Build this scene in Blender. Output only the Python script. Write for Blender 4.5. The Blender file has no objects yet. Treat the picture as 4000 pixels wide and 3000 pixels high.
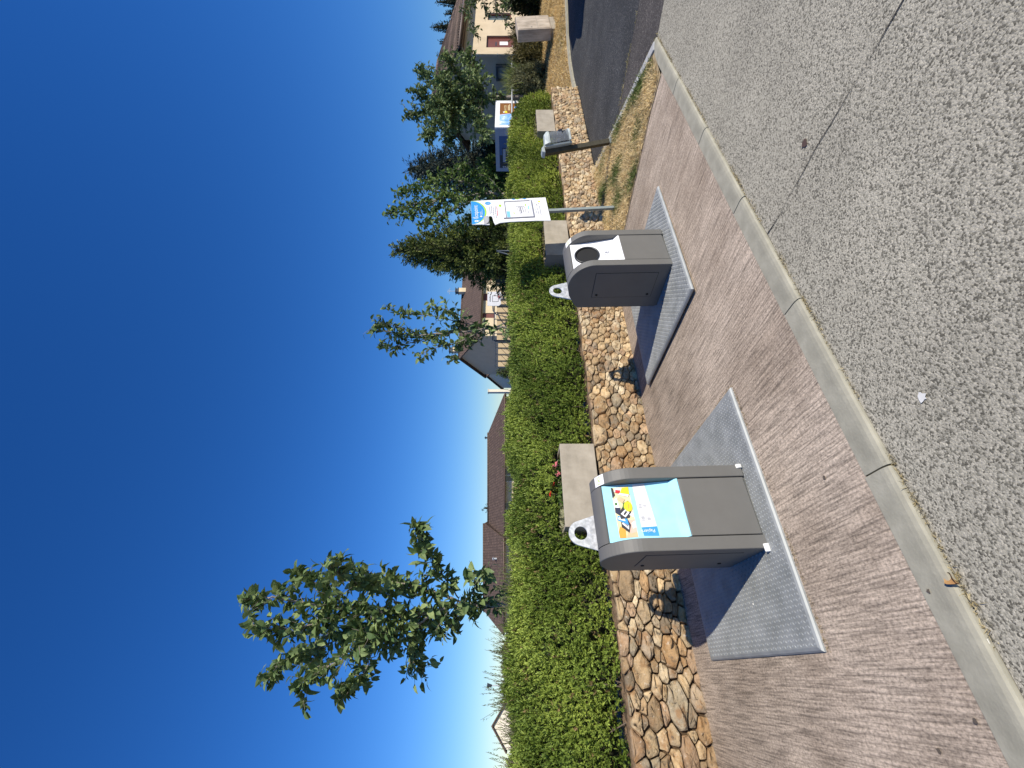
import bpy, bmesh, math, random
import numpy as np
from mathutils import Vector, Matrix, noise as mnoise

random.seed(11)
rng = np.random.default_rng(11)
sc = bpy.context.scene
COL = sc.collection
pi, sin, cos, sqrt = math.pi, math.sin, math.cos, math.sqrt

# ------------------------------------------------------------------ camera
# world x runs along the stone wall, y towards the wall, z up; the phone was held upright
# but the picture is stored lying on its side, so the camera is rolled by 90 degrees.
FPX, EYE = 1650.0, 1.6
YAW = math.atan2(2387.0, 1650.0)
RX, RY = sin(YAW), -cos(YAW)          # camera right in world xy
FX, FY = cos(YAW), sin(YAW)           # camera forward in world xy
cam = bpy.data.cameras.new('camera')
cam.sensor_fit = 'HORIZONTAL'
cam.sensor_width = 36.0
cam.lens = FPX / 4000.0 * 36.0
cam.clip_start, cam.clip_end = 0.05, 2000
camo = bpy.data.objects.new('camera', cam)
COL.objects.link(camo)
camo.matrix_world = Matrix(((0, RX, -FX, 0), (0, RY, -FY, 0), (-1, 0, 0, EYE), (0, 0, 0, 1)))
sc.camera = camo

# ------------------------------------------------------------------ sky, sun, exposure
SUN_DIR = Vector((0.345, -1.12, 0.84)).normalized()      # towards the sun
world = bpy.data.worlds.new('World')
sc.world = world
world.use_nodes = True
wn = world.node_tree
bg = wn.nodes['Background']
sky = wn.nodes.new('ShaderNodeTexSky')
sky.sky_type = 'NISHITA'
sky.sun_disc = False
sky.sun_elevation = math.asin(SUN_DIR.z)
sky.sun_rotation = math.atan2(SUN_DIR.x, SUN_DIR.y)
sky.altitude = 2000
sky.air_density = 1.5
sky.dust_density = 0.0
sky.ozone_density = 10.0
hsv = wn.nodes.new('ShaderNodeHueSaturation')
hsv.inputs['Hue'].default_value = 0.511
hsv.inputs['Saturation'].default_value = 1.16
wn.links.new(sky.outputs[0], hsv.inputs['Color'])
wn.links.new(hsv.outputs[0], bg.inputs[0])
bg.inputs[1].default_value = 0.105
sun = bpy.data.lights.new('sun', 'SUN')
sun.energy = 4.6
sun.angle = math.radians(0.53)
sun.color = (1.0, 0.92, 0.79)
suno = bpy.data.objects.new('sun', sun)
COL.objects.link(suno)
suno.rotation_euler = SUN_DIR.to_track_quat('Z', 'Y').to_euler()
suno.location = (10, -20, 20)
sc.view_settings.view_transform = 'Standard'
sc.view_settings.look = 'None'
sc.view_settings.gamma = 1.0
sc.view_settings.exposure = 0.3

# ------------------------------------------------------------------ helpers
def at(u, v, Y):
    """point at upright-photo pixel (u, v) and depth Y metres in front of the camera"""
    X = (u - 1500) / FPX * Y
    return Vector((RX * X + FX * Y, RY * X + FY * Y, EYE - (v - 2000) / FPX * Y))

def at_t(u, v, t):
    k = (u - 1500) / FPX
    return at(u, v, t / (FY + RY * k))

def link(o, parent=None):
    COL.objects.link(o)
    if parent is not None:
        o.parent = parent
    return o

def tag(o, label=None, cat=None, group=None, kind=None):
    for k, v in (('label', label), ('category', cat), ('group', group), ('kind', kind)):
        if v:
            o[k] = v
    return o

def thing(name, label, cat, loc=(0, 0, 0), rot=(0, 0, 0), group=None):
    o = bpy.data.objects.new(name, None)
    o.empty_display_size = 0.2
    o.location = loc
    o.rotation_euler = rot
    link(o)
    return tag(o, label, cat, group)

def mk(name, vf, mat, parent=None, smooth=False, world=False):
    V, Fc = vf
    if world and parent is not None:
        L = Matrix.LocRotScale(parent.location, parent.rotation_euler, None).inverted()
        V = [L @ Vector(p) for p in V]
    m = bpy.data.meshes.new(name)
    m.from_pydata([tuple(p) for p in V], [], Fc)
    m.validate()
    bm = bmesh.new()
    bm.from_mesh(m)
    bmesh.ops.recalc_face_normals(bm, faces=bm.faces)
    bm.to_mesh(m)
    bm.free()
    if smooth:
        m.polygons.foreach_set('use_smooth', [True] * len(m.polygons))
    m.materials.append(mat)
    return link(bpy.data.objects.new(name, m), parent)

def npmesh(name, V, Fc, mat, parent=None, tint=None, smooth=False):
    V = np.asarray(V, dtype=np.float32).reshape(-1, 3)
    Fc = np.asarray(Fc, dtype=np.int32)
    m = bpy.data.meshes.new(name)
    k = Fc.shape[1]
    m.vertices.add(len(V))
    m.vertices.foreach_set('co', V.ravel())
    m.loops.add(Fc.size)
    m.loops.foreach_set('vertex_index', Fc.ravel())
    m.polygons.add(len(Fc))
    m.polygons.foreach_set('loop_start', np.arange(0, Fc.size, k, dtype=np.int32))
    m.polygons.foreach_set('use_smooth', np.full(len(Fc), smooth))
    m.update()
    if tint is not None:
        ca = m.color_attributes.new('tint', 'FLOAT_COLOR', 'POINT')
        c4 = np.ones((len(V), 4), dtype=np.float32)
        c4[:, :3] = tint
        ca.data.foreach_set('color', c4.ravel())
    m.materials.append(mat)
    return link(bpy.data.objects.new(name, m), parent)

def join(*vfs):
    V, Fc = [], []
    for v, f in vfs:
        b = len(V)
        V += list(v)
        Fc += [tuple(i + b for i in q) for q in f]
    return V, Fc

def box(x0, x1, y0, y1, z0, z1):
    V = [(x0, y0, z0), (x1, y0, z0), (x1, y1, z0), (x0, y1, z0), (x0, y0, z1), (x1, y0, z1), (x1, y1, z1), (x0, y1, z1)]
    return V, [(3, 2, 1, 0), (4, 5, 6, 7), (0, 1, 5, 4), (1, 2, 6, 5), (2, 3, 7, 6), (3, 0, 4, 7)]

def bev(vf, w, seg=2):
    bm = bmesh.new()
    vs = [bm.verts.new(p) for p in vf[0]]
    for f in vf[1]:
        bm.faces.new([vs[i] for i in f])
    bmesh.ops.recalc_face_normals(bm, faces=bm.faces)
    es = [e for e in bm.edges if len(e.link_faces) == 2 and e.calc_face_angle(0) > 0.45]
    bmesh.ops.bevel(bm, geom=es, offset=w, segments=seg, affect='EDGES', profile=0.5, clamp_overlap=True)
    bm.verts.index_update()
    out = [tuple(v.co) for v in bm.verts], [tuple(v.index for v in f.verts) for f in bm.faces]
    bm.free()
    return out

def prism(poly, a0, a1, axis='x'):
    """extrude a 2-D outline; axis x: outline is (y,z); axis y: (x,z); axis z: (x,y)"""
    def p(q, a):
        return {'x': (a, q[0], q[1]), 'y': (q[0], a, q[1]), 'z': (q[0], q[1], a)}[axis]
    n = len(poly)
    V = [p(q, a0) for q in poly] + [p(q, a1) for q in poly]
    Fc = [tuple(range(n - 1, -1, -1)), tuple(range(n, 2 * n))]
    Fc += [(i, (i + 1) % n, n + (i + 1) % n, n + i) for i in range(n)]
    return V, Fc

def sheet(poly, z):
    return [(p[0], p[1], z) for p in poly], [tuple(range(len(poly)))]

def tube(pts, radii, n=8, caps=True):
    pts = [Vector(p) for p in pts]
    if not hasattr(radii, '__len__'):
        radii = [radii] * len(pts)
    V, Fc = [], []
    ref = Vector((0.31, 0.17, 0.94))
    for i, p in enumerate(pts):
        d = (pts[min(i + 1, len(pts) - 1)] - pts[max(i - 1, 0)])
        d = d.normalized() if d.length > 1e-9 else Vector((0, 0, 1))
        r = ref if abs(d.dot(ref)) < 0.93 else Vector((1, 0, 0))
        a = d.cross(r).normalized()
        b = d.cross(a)
        for k in range(n):
            th = 2 * pi * k / n
            V.append(tuple(p + (a * cos(th) + b * sin(th)) * radii[i]))
    for i in range(len(pts) - 1):
        for k in range(n):
            k2 = (k + 1) % n
            Fc.append((i * n + k, i * n + k2, (i + 1) * n + k2, (i + 1) * n + k))
    if caps:
        Fc.append(tuple(range(n - 1, -1, -1)))
        Fc.append(tuple(range((len(pts) - 1) * n, len(pts) * n)))
    return V, Fc

def lathe(prof, n=24, c=(0, 0, 0), a0=0.0, a1=2 * pi):
    """profile (r, z) turned round z"""
    full = abs(a1 - a0 - 2 * pi) < 1e-6
    m = n if full else n + 1
    V = [(c[0] + r * cos(a0 + (a1 - a0) * k / n), c[1] + r * sin(a0 + (a1 - a0) * k / n), c[2] + z) for r, z in prof for k in range(m)]
    Fc = []
    for i in range(len(prof) - 1):
        for k in range(n):
            k2 = (k + 1) % m
            Fc.append((i * m + k, i * m + k2, (i + 1) * m + k2, (i + 1) * m + k))
    return V, Fc

def xf(vf, M):
    return [tuple(M @ Vector(p)) for p in vf[0]], vf[1]

def lettering(body, size, M, mat, parent, name='lettering', align='LEFT', depth=0.0):
    cu = bpy.data.curves.new(name, 'FONT')
    cu.body = body
    cu.size = size
    cu.align_x = align
    cu.extrude = depth
    cu.resolution_u = 3
    tmp = bpy.data.objects.new(name + '_tmp', cu)
    COL.objects.link(tmp)
    dg = bpy.context.evaluated_depsgraph_get()
    me = bpy.data.meshes.new_from_object(tmp.evaluated_get(dg))
    bpy.data.objects.remove(tmp)
    bpy.data.curves.remove(cu)
    me.transform(M)
    me.materials.clear()
    me.materials.append(mat)
    me.name = name
    return link(bpy.data.objects.new(name, me), parent)

# ------------------------------------------------------------------ materials
def pm(name, cols, scale=6, detail=6, rough=0.8, bump=0.0, bscale=None, metal=0.0, spec=0.4, stretch=(1, 1, 1),
       attr=False, trans=0.0, rough_var=0.0, alpha=None, transmission=0.0, bdist=0.01):
    m = bpy.data.materials.new(name)
    m.use_nodes = True
    nt = m.node_tree
    N, L = nt.nodes, nt.links
    p = N['Principled BSDF']
    tc = N.new('ShaderNodeTexCoord')
    mp = N.new('ShaderNodeMapping')
    mp.inputs['Scale'].default_value = stretch
    L.new(tc.outputs['Object'], mp.inputs['Vector'])
    nz = N.new('ShaderNodeTexNoise')
    nz.inputs['Scale'].default_value = scale
    nz.inputs['Detail'].default_value = detail
    nz.inputs['Roughness'].default_value = 0.62
    L.new(mp.outputs[0], nz.inputs['Vector'])
    rp = N.new('ShaderNodeValToRGB')
    cr = rp.color_ramp
    if len(cols) == 1:
        cols = [(0.3, tuple(c * 0.9 for c in cols[0])), (0.7, tuple(min(1, c * 1.08) for c in cols[0]))]
    while len(cr.elements) < len(cols):
        cr.elements.new(0.5)
    for e, (pos, c) in zip(cr.elements, cols):
        e.position = pos
        e.color = (*c, 1)
    L.new(nz.outputs['Fac'], rp.inputs[0])
    out = rp.outputs[0]
    if attr:
        at_ = N.new('ShaderNodeAttribute')
        at_.attribute_name = 'tint'
        mx = N.new('ShaderNodeMix')
        mx.data_type = 'RGBA'
        mx.blend_type = 'MULTIPLY'
        mx.inputs[0].default_value = 1.0
        L.new(out, mx.inputs[6])
        L.new(at_.outputs['Color'], mx.inputs[7])
        out = mx.outputs[2]
    L.new(out, p.inputs['Base Color'])
    p.inputs['Roughness'].default_value = rough
    p.inputs['Metallic'].default_value = metal
    p.inputs['Specular IOR Level'].default_value = spec
    if transmission:
        p.inputs['Transmission Weight'].default_value = transmission
    if rough_var:
        mr = N.new('ShaderNodeMapRange')
        mr.inputs[3].default_value = rough - rough_var
        mr.inputs[4].default_value = rough + rough_var
        L.new(nz.outputs['Fac'], mr.inputs[0])
        L.new(mr.outputs[0], p.inputs['Roughness'])
    if bump:
        nb = N.new('ShaderNodeTexNoise')
        nb.inputs['Scale'].default_value = bscale or scale * 4
        nb.inputs['Detail'].default_value = 5
        L.new(mp.outputs[0], nb.inputs['Vector'])
        bp = N.new('ShaderNodeBump')
        bp.inputs['Strength'].default_value = bump
        bp.inputs['Distance'].default_value = bdist
        L.new(nb.outputs['Fac'], bp.inputs['Height'])
        L.new(bp.outputs[0], p.inputs['Normal'])
    if trans:
        tr = N.new('ShaderNodeBsdfTranslucent')
        ms = N.new('ShaderNodeMixShader')
        ms.inputs[0].default_value = trans
        L.new(out, tr.inputs[0])
        L.new(p.outputs[0], ms.inputs[1])
        L.new(tr.outputs[0], ms.inputs[2])
        L.new(ms.outputs[0], N['Material Output'].inputs[0])
    return m

def flat(name, c, rough=0.5, **k):
    return pm(name, [c], scale=k.pop('scale', 9), rough=rough, **k)

def speckle(name, cell, cols, rough=0.85, bump=0.5, patch=0.35, grain=0.5, bdist=0.004):
    """small stones set in a matrix: one colour per cell, dark gaps, large soft patches"""
    m = bpy.data.materials.new(name)
    m.use_nodes = True
    nt = m.node_tree
    N, L = nt.nodes, nt.links
    p = N['Principled BSDF']
    tc = N.new('ShaderNodeTexCoord')
    nz0 = N.new('ShaderNodeTexNoise')
    nz0.inputs['Scale'].default_value = 1.1 / cell
    nz0.inputs['Detail'].default_value = 3
    L.new(tc.outputs['Object'], nz0.inputs['Vector'])
    wm = N.new('ShaderNodeMix')
    wm.data_type = 'VECTOR'
    wm.inputs[0].default_value = cell * 0.8
    L.new(tc.outputs['Object'], wm.inputs[4])
    L.new(nz0.outputs['Color'], wm.inputs[5])
    vo = N.new('ShaderNodeTexVoronoi')
    vo.inputs['Scale'].default_value = 1.0 / cell
    L.new(wm.outputs[1], vo.inputs['Vector'])
    sp = N.new('ShaderNodeSeparateColor')
    L.new(vo.outputs['Color'], sp.inputs[0])
    rp = N.new('ShaderNodeValToRGB')
    cr = rp.color_ramp
    while len(cr.elements) < len(cols):
        cr.elements.new(0.5)
    for e, (pos, c) in zip(cr.elements, cols):
        e.position = pos
        e.color = (*c, 1)
    L.new(sp.outputs[0], rp.inputs[0])
    big = N.new('ShaderNodeTexNoise')
    big.inputs['Scale'].default_value = 1.3
    big.inputs['Detail'].default_value = 7
    L.new(tc.outputs['Object'], big.inputs['Vector'])
    mr = N.new('ShaderNodeMapRange')
    mr.inputs[1].default_value = 0.3
    mr.inputs[2].default_value = 0.7
    mr.inputs[3].default_value = 1 - patch
    mr.inputs[4].default_value = 1 + patch * 0.6
    L.new(big.outputs['Fac'], mr.inputs[0])
    fine = N.new('ShaderNodeTexNoise')
    fine.inputs['Scale'].default_value = 0.9 / cell
    fine.inputs['Detail'].default_value = 6
    fine.inputs['Roughness'].default_value = 0.75
    L.new(tc.outputs['Object'], fine.inputs['Vector'])
    mf = N.new('ShaderNodeMapRange')
    mf.inputs[1].default_value = 0.35
    mf.inputs[2].default_value = 0.65
    mf.inputs[3].default_value = 1 - grain
    mf.inputs[4].default_value = 1 + grain * 0.7
    L.new(fine.outputs['Fac'], mf.inputs[0])
    mm = N.new('ShaderNodeMath')
    mm.operation = 'MULTIPLY'
    L.new(mr.outputs[0], mm.inputs[0])
    L.new(mf.outputs[0], mm.inputs[1])
    mx = N.new('ShaderNodeMix')
    mx.data_type = 'RGBA'
    mx.blend_type = 'MULTIPLY'
    mx.inputs[0].default_value = 1
    L.new(rp.outputs[0], mx.inputs[6])
    L.new(mm.outputs[0], mx.inputs[7])
    L.new(mx.outputs[2], p.inputs['Base Color'])
    p.inputs['Roughness'].default_value = rough
    p.inputs['Specular IOR Level'].default_value = 0.3
    bp = N.new('ShaderNodeBump')
    bp.inputs['Strength'].default_value = bump
    bp.inputs['Distance'].default_value = bdist
    bp.invert = True
    L.new(vo.outputs['Distance'], bp.inputs['Height'])
    L.new(bp.outputs[0], p.inputs['Normal'])
    return m

def broom(name):
    """pinkish brushed concrete: broom lines along world y, dirt patches, dark specks"""
    m = bpy.data.materials.new(name)
    m.use_nodes = True
    nt = m.node_tree
    N, L = nt.nodes, nt.links
    p = N['Principled BSDF']
    tc = N.new('ShaderNodeTexCoord')
    def noise(scale, stretch, detail=5, rough=0.6):
        mp = N.new('ShaderNodeMapping')
        mp.inputs['Scale'].default_value = stretch
        mp.inputs['Rotation'].default_value = (0, 0, 0.05)
        L.new(tc.outputs['Object'], mp.inputs[0])
        nz = N.new('ShaderNodeTexNoise')
        nz.inputs['Scale'].default_value = scale
        nz.inputs['Detail'].default_value = detail
        nz.inputs['Roughness'].default_value = rough
        L.new(mp.outputs[0], nz.inputs['Vector'])
        return nz.outputs['Fac']
    def rng_(x, a, b, c, d):
        mr = N.new('ShaderNodeMapRange')
        for i, q in enumerate((a, b, c, d)):
            mr.inputs[i + 1].default_value = q
        L.new(x, mr.inputs[0])
        return mr.outputs[0]
    def mul(a, b):
        q = N.new('ShaderNodeMath')
        q.operation = 'MULTIPLY'
        L.new(a, q.inputs[0])
        L.new(b, q.inputs[1])
        return q.outputs[0]
    lines = noise(1.0, (84, 3.6, 20), 4, 0.62)
    grain = noise(85, (1, 0.6, 1), 4, 0.75)
    dirt = noise(1.6, (1, 1, 1), 8, 0.62)
    base = N.new('ShaderNodeValToRGB')
    cr = base.color_ramp
    for e, (pos, c) in zip(cr.elements, [(0.28, (0.35, 0.275, 0.205)), (0.60, (0.54, 0.44, 0.34))]):
        e.position = pos
        e.color = (*c, 1)
    L.new(dirt, base.inputs[0])
    f = mul(rng_(lines, 0.35, 0.60, 0.52, 1.18), rng_(grain, 0.34, 0.60, 0.52, 1.22))
    spots = noise(9, (1, 1, 1), 2, 0.5)
    f = mul(f, rng_(spots, 0.22, 0.26, 0.5, 1.0))
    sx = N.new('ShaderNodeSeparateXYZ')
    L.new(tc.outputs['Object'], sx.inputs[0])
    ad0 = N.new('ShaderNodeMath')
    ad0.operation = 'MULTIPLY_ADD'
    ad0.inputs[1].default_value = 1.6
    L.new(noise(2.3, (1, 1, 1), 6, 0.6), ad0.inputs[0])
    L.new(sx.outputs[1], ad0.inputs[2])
    f = mul(f, rng_(ad0.outputs[0], 3.2, 4.6, 1.0, 0.72))  # colour gets darker towards the wall, with a ragged edge
    mx = N.new('ShaderNodeMix')
    mx.data_type = 'RGBA'
    mx.blend_type = 'MULTIPLY'
    mx.inputs[0].default_value = 1
    L.new(base.outputs[0], mx.inputs[6])
    L.new(f, mx.inputs[7])
    L.new(mx.outputs[2], p.inputs['Base Color'])
    p.inputs['Roughness'].default_value = 0.9
    p.inputs['Specular IOR Level'].default_value = 0.2
    bp = N.new('ShaderNodeBump')
    bp.inputs['Strength'].default_value = 0.55
    bp.inputs['Distance'].default_value = 0.006
    ad = N.new('ShaderNodeMath')
    ad.operation = 'ADD'
    L.new(lines, ad.inputs[0])
    L.new(grain, ad.inputs[1])
    L.new(ad.outputs[0], bp.inputs['Height'])
    L.new(bp.outputs[0], p.inputs['Normal'])
    return m

def tiled(name, cols, row=0.33, colw=0.25):
    """clay roof tiles too far off to count: courses and columns as relief, patchy colour"""
    m = pm(name, cols, scale=3.5, detail=8, rough=0.85)
    nt = m.node_tree
    N, L = nt.nodes, nt.links
    p = N['Principled BSDF']
    tc = N.new('ShaderNodeTexCoord')
    mp = N.new('ShaderNodeMapping')
    L.new(tc.outputs['Object'], mp.inputs[0])
    br = N.new('ShaderNodeTexBrick')
    br.inputs['Scale'].default_value = 1
    br.inputs['Brick Width'].default_value = colw
    br.inputs['Row Height'].default_value = row
    br.inputs['Mortar Size'].default_value = 0.05
    br.inputs['Mortar Smooth'].default_value = 0.6
    br.inputs['Color1'].default_value = (1, 1, 1, 1)
    br.inputs['Color2'].default_value = (0.6, 0.6, 0.6, 1)
    br.inputs['Mortar'].default_value = (0.25, 0.25, 0.25, 1)
    L.new(mp.outputs[0], br.inputs['Vector'])
    src = p.inputs['Base Color'].links[0].from_socket
    mx = N.new('ShaderNodeMix')
    mx.data_type = 'RGBA'
    mx.blend_type = 'MULTIPLY'
    mx.inputs[0].default_value = 0.75
    L.new(src, mx.inputs[6])
    L.new(br.outputs['Color'], mx.inputs[7])
    L.new(mx.outputs[2], p.inputs['Base Color'])
    bp = N.new('ShaderNodeBump')
    bp.inputs['Strength'].default_value = 0.8
    bp.inputs['Distance'].default_value = 0.03
    L.new(br.outputs['Color'], bp.inputs['Height'])
    L.new(bp.outputs[0], p.inputs['Normal'])
    return m

M = {}
M['road'] = speckle('road_aggregate', 0.0074, [(0.0, (0.12, 0.110, 0.083)), (0.2, (0.20, 0.186, 0.143)), (0.36, (0.37, 0.345, 0.268)), (1.0, (0.53, 0.49, 0.385))], patch=0.12, bump=0.45, grain=0.34)
M['asphalt'] = speckle('dark_asphalt', 0.011, [(0.0, (0.03, 0.032, 0.034)), (0.9, (0.065, 0.066, 0.066)), (0.97, (0.2, 0.2, 0.19))], patch=0.3, bump=0.5)
M['asphalt_old'] = speckle('old_asphalt', 0.011, [(0.0, (0.045, 0.04, 0.036)), (0.85, (0.105, 0.092, 0.082)), (0.97, (0.22, 0.2, 0.18))], patch=0.3, bump=0.5)
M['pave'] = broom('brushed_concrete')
M['kerb'] = pm('kerb_concrete', [(0.25, (0.25, 0.237, 0.183)), (0.6, (0.37, 0.35, 0.272)), (0.8, (0.44, 0.415, 0.33))], scale=7, detail=9, rough=0.9, bump=0.3, bscale=90, bdist=0.004)
M['kerb_pale'] = pm('pale_kerb_concrete', [(0.25, (0.36, 0.36, 0.35)), (0.7, (0.5, 0.5, 0.48))], scale=7, detail=8, rough=0.9, bump=0.25, bscale=80)
M['joint'] = flat('joint_dirt_dark_strip', (0.035, 0.03, 0.024), 0.95)
M['soil'] = pm('dry_soil', [(0.3, (0.26, 0.19, 0.10)), (0.7, (0.46, 0.36, 0.21))], scale=14, rough=0.95, bump=0.6, bscale=60)
M['ground'] = pm('far_ground', [(0.3, (0.10, 0.095, 0.08)), (0.7, (0.17, 0.15, 0.11))], scale=0.6, rough=0.95)
M['earth'] = pm('wall_top_earth', [(0.3, (0.115, 0.075, 0.045)), (0.6, (0.24, 0.16, 0.095)), (0.8, (0.33, 0.25, 0.16))], scale=22, detail=9, rough=0.95, bump=0.8, bscale=60, bdist=0.02)
M['mortar'] = pm('mortar_earth', [(0.3, (0.05, 0.032, 0.018)), (0.7, (0.10, 0.065, 0.035))], scale=20, rough=0.95, bump=0.5)
M['stone'] = pm('field_stone', [(0.22, (0.5, 0.47, 0.44)), (0.45, (0.95, 0.95, 0.95)), (0.62, (1.1, 1.06, 1.0)), (0.82, (1.35, 1.28, 1.15))], scale=13, detail=10, rough=0.9, bump=0.7, bscale=38, attr=True, bdist=0.02, spec=0.25)
M['concrete'] = pm('cast_concrete', [(0.25, (0.25, 0.22, 0.17)), (0.5, (0.35, 0.31, 0.245)), (0.75, (0.43, 0.385, 0.31))], scale=5, detail=9, rough=0.85, bump=0.15, bscale=70, bdist=0.004)
M['concrete_dirty'] = pm('streaked_concrete', [(0.25, (0.20, 0.165, 0.125)), (0.5, (0.44, 0.37, 0.29)), (0.75, (0.6, 0.525, 0.43))], scale=2.6, detail=10, rough=0.85, stretch=(2.5, 2.5, 0.8))
M['galv'] = pm('galvanised_steel', [(0.3, (0.27, 0.285, 0.275)), (0.5, (0.34, 0.355, 0.345)), (0.7, (0.41, 0.425, 0.415))], scale=7, detail=8, rough=0.62, metal=0.35, bump=0.06, bscale=40, rough_var=0.12)
M['galv_lug'] = pm('bright_galvanised', [(0.3, (0.5, 0.51, 0.51)), (0.48, (0.62, 0.63, 0.63)), (0.62, (0.78, 0.79, 0.79))], scale=26, detail=3, rough=0.48, metal=0.5, rough_var=0.15)
M['binpaint'] = pm('grey_powder_coat', [(0.3, (0.126, 0.122, 0.111)), (0.7, (0.148, 0.144, 0.132))], scale=3, detail=8, rough=0.55, bump=0.12, bscale=500, bdist=0.001, spec=0.4)
M['black'] = flat('black_gap', (0.008, 0.008, 0.008), 0.7)
M['darkring'] = flat('dark_ring', (0.02, 0.022, 0.024), 0.4)
M['lightblue'] = flat('light_blue_panel', (0.36, 0.72, 0.86), 0.35)
M['panelwhite'] = flat('white_panel', (0.82, 0.83, 0.84), 0.3)
M['white'] = flat('white_print', (0.8, 0.8, 0.8), 0.5)
M['tagblue'] = flat('blue_print', (0.045, 0.30, 0.66), 0.5)
M['navy'] = flat('navy_print', (0.02, 0.025, 0.06), 0.5)
M['greyprint'] = flat('grey_print', (0.22, 0.23, 0.28), 0.6)
M['darkprint'] = flat('dark_print', (0.03, 0.03, 0.035), 0.5)
M['yellow'] = flat('yellow_print', (0.82, 0.68, 0.02), 0.5)
M['cream_p'] = flat('cream_print', (0.78, 0.66, 0.38), 0.5)
M['redprint'] = flat('red_print', (0.55, 0.02, 0.03), 0.5)
M['greenprint'] = flat('green_print', (0.36, 0.62, 0.03), 0.5)
M['leafgreenprint'] = flat('deep_green_print', (0.05, 0.16, 0.03), 0.5)
M['pinkprint'] = flat('pink_print', (0.75, 0.48, 0.38), 0.5)
M['tanprint'] = flat('tan_print', (0.62, 0.47, 0.28), 0.5)
M['orangeprint'] = flat('orange_print', (0.78, 0.36, 0.05), 0.5)
M['skyprint'] = pm('sky_picture_print', [(0.42, (0.16, 0.38, 0.8)), (0.55, (0.4, 0.6, 0.9)), (0.62, (0.85, 0.88, 0.9))], scale=3.5, rough=0.4)
M['brownprint'] = flat('brown_print', (0.22, 0.085, 0.015), 0.5)
M['foam'] = flat('white_foam', (0.72, 0.71, 0.66), 0.8, scale=30)
M['signpost'] = pm('grey_post_paint', [(0.3, (0.24, 0.28, 0.27)), (0.7, (0.32, 0.36, 0.35))], scale=12, rough=0.5, metal=0.2)
M['litterpaint'] = pm('pale_grey_green_paint', [(0.3, (0.42, 0.47, 0.45)), (0.7, (0.52, 0.57, 0.55))], scale=10, rough=0.5)
M['postbrown'] = pm('weathered_dark_post', [(0.3, (0.045, 0.04, 0.025)), (0.7, (0.09, 0.08, 0.05))], scale=20, rough=0.7)
M['rubbish'] = pm('dark_rubbish', [(0.4, (0.012, 0.014, 0.02)), (0.55, (0.06, 0.07, 0.1)), (0.68, (0.45, 0.47, 0.52))], scale=26, rough=0.5)
M['bark'] = pm('grey_bark', [(0.3, (0.15, 0.125, 0.10)), (0.7, (0.34, 0.30, 0.26))], scale=22, rough=0.9, stretch=(1, 1, 2.5), bump=0.5)
M['twig'] = flat('brown_twig', (0.13, 0.10, 0.075), 0.9)
M['leaf'] = pm('broad_leaf', [(0.3, (0.92, 0.92, 0.92)), (0.7, (1.06, 1.06, 1.06))], scale=4, rough=0.5, attr=True, trans=0.25, spec=0.22)
M['needle'] = pm('hedge_needle', [(0.35, (0.75, 0.8, 0.7)), (0.65, (1.2, 1.15, 1.1))], scale=2.2, detail=4, rough=0.6, attr=True, trans=0.18, spec=0.3)
M['blade'] = pm('grass_blade', [(0.3, (0.8, 0.8, 0.8)), (0.7, (1.15, 1.15, 1.15))], scale=3, rough=0.75, attr=True, trans=0.2, spec=0.2)
M['core'] = flat('shade_core', (0.022, 0.024, 0.010), 0.95)  # near-black filler: shade deep in the foliage put into its colour
M['petal_red'] = flat('red_petal', (0.75, 0.05, 0.03), 0.6)
M['petal_pink'] = flat('pink_petal', (0.72, 0.22, 0.24), 0.6)
M['render_cream'] = pm('cream_render', [(0.25, (0.50, 0.40, 0.27)), (0.75, (0.66, 0.545, 0.38))], scale=1.3, detail=9, rough=0.9, bump=0.1, bscale=60)
M['render_grey'] = pm('grey_render', [(0.3, (0.54, 0.44, 0.31)), (0.7, (0.62, 0.51, 0.37))], scale=1.5, detail=8, rough=0.9)
M['render_white'] = pm('pale_render', [(0.3, (0.66, 0.60, 0.48)), (0.7, (0.76, 0.70, 0.58))], scale=1.5, detail=8, rough=0.9)
M['render_pale'] = pm('pale_cream_render', [(0.3, (0.60, 0.49, 0.31)), (0.7, (0.72, 0.60, 0.40))], scale=1.5, detail=8, rough=0.9)
M['brownpaint'] = pm('brown_paint', [(0.3, (0.14, 0.042, 0.03)), (0.7, (0.18, 0.055, 0.04))], scale=6, rough=0.5)
M['shutter'] = pm('shutter_brown', [(0.3, (0.15, 0.05, 0.04)), (0.7, (0.2, 0.07, 0.055))], scale=6, rough=0.6)
M['soffit'] = flat('brown_soffit', (0.10, 0.065, 0.042), 0.8)
M['roof_red'] = tiled('brown_clay_tiles', [(0.3, (0.125, 0.085, 0.066)), (0.7, (0.20, 0.142, 0.112))], row=0.3, colw=0.22)
M['roof_brown'] = tiled('dark_brown_tiles', [(0.3, (0.10, 0.066, 0.050)), (0.7, (0.165, 0.112, 0.086))], row=0.35, colw=0.3)
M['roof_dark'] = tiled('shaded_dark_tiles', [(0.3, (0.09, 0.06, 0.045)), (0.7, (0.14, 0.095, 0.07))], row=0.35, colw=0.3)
M['metal_dark'] = flat('dark_steel', (0.05, 0.065, 0.085), 0.5, metal=0.3)
M['metal_pale'] = flat('pale_steel_pipe', (0.5, 0.52, 0.52), 0.45, metal=0.3)
M['pipe'] = flat('cream_downpipe', (0.62, 0.58, 0.5), 0.5)
M['gutter'] = flat('brown_gutter', (0.12, 0.08, 0.06), 0.5)
M['glass'] = flat('window_glass', (0.05, 0.065, 0.08), 0.06, spec=0.8)
M['board'] = pm('cream_boards', [(0.3, (0.55, 0.42, 0.24)), (0.7, (0.68, 0.53, 0.32))], scale=6, rough=0.8)
M['frame_blue'] = flat('blue_grey_frame', (0.32, 0.36, 0.44), 0.4)
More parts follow.
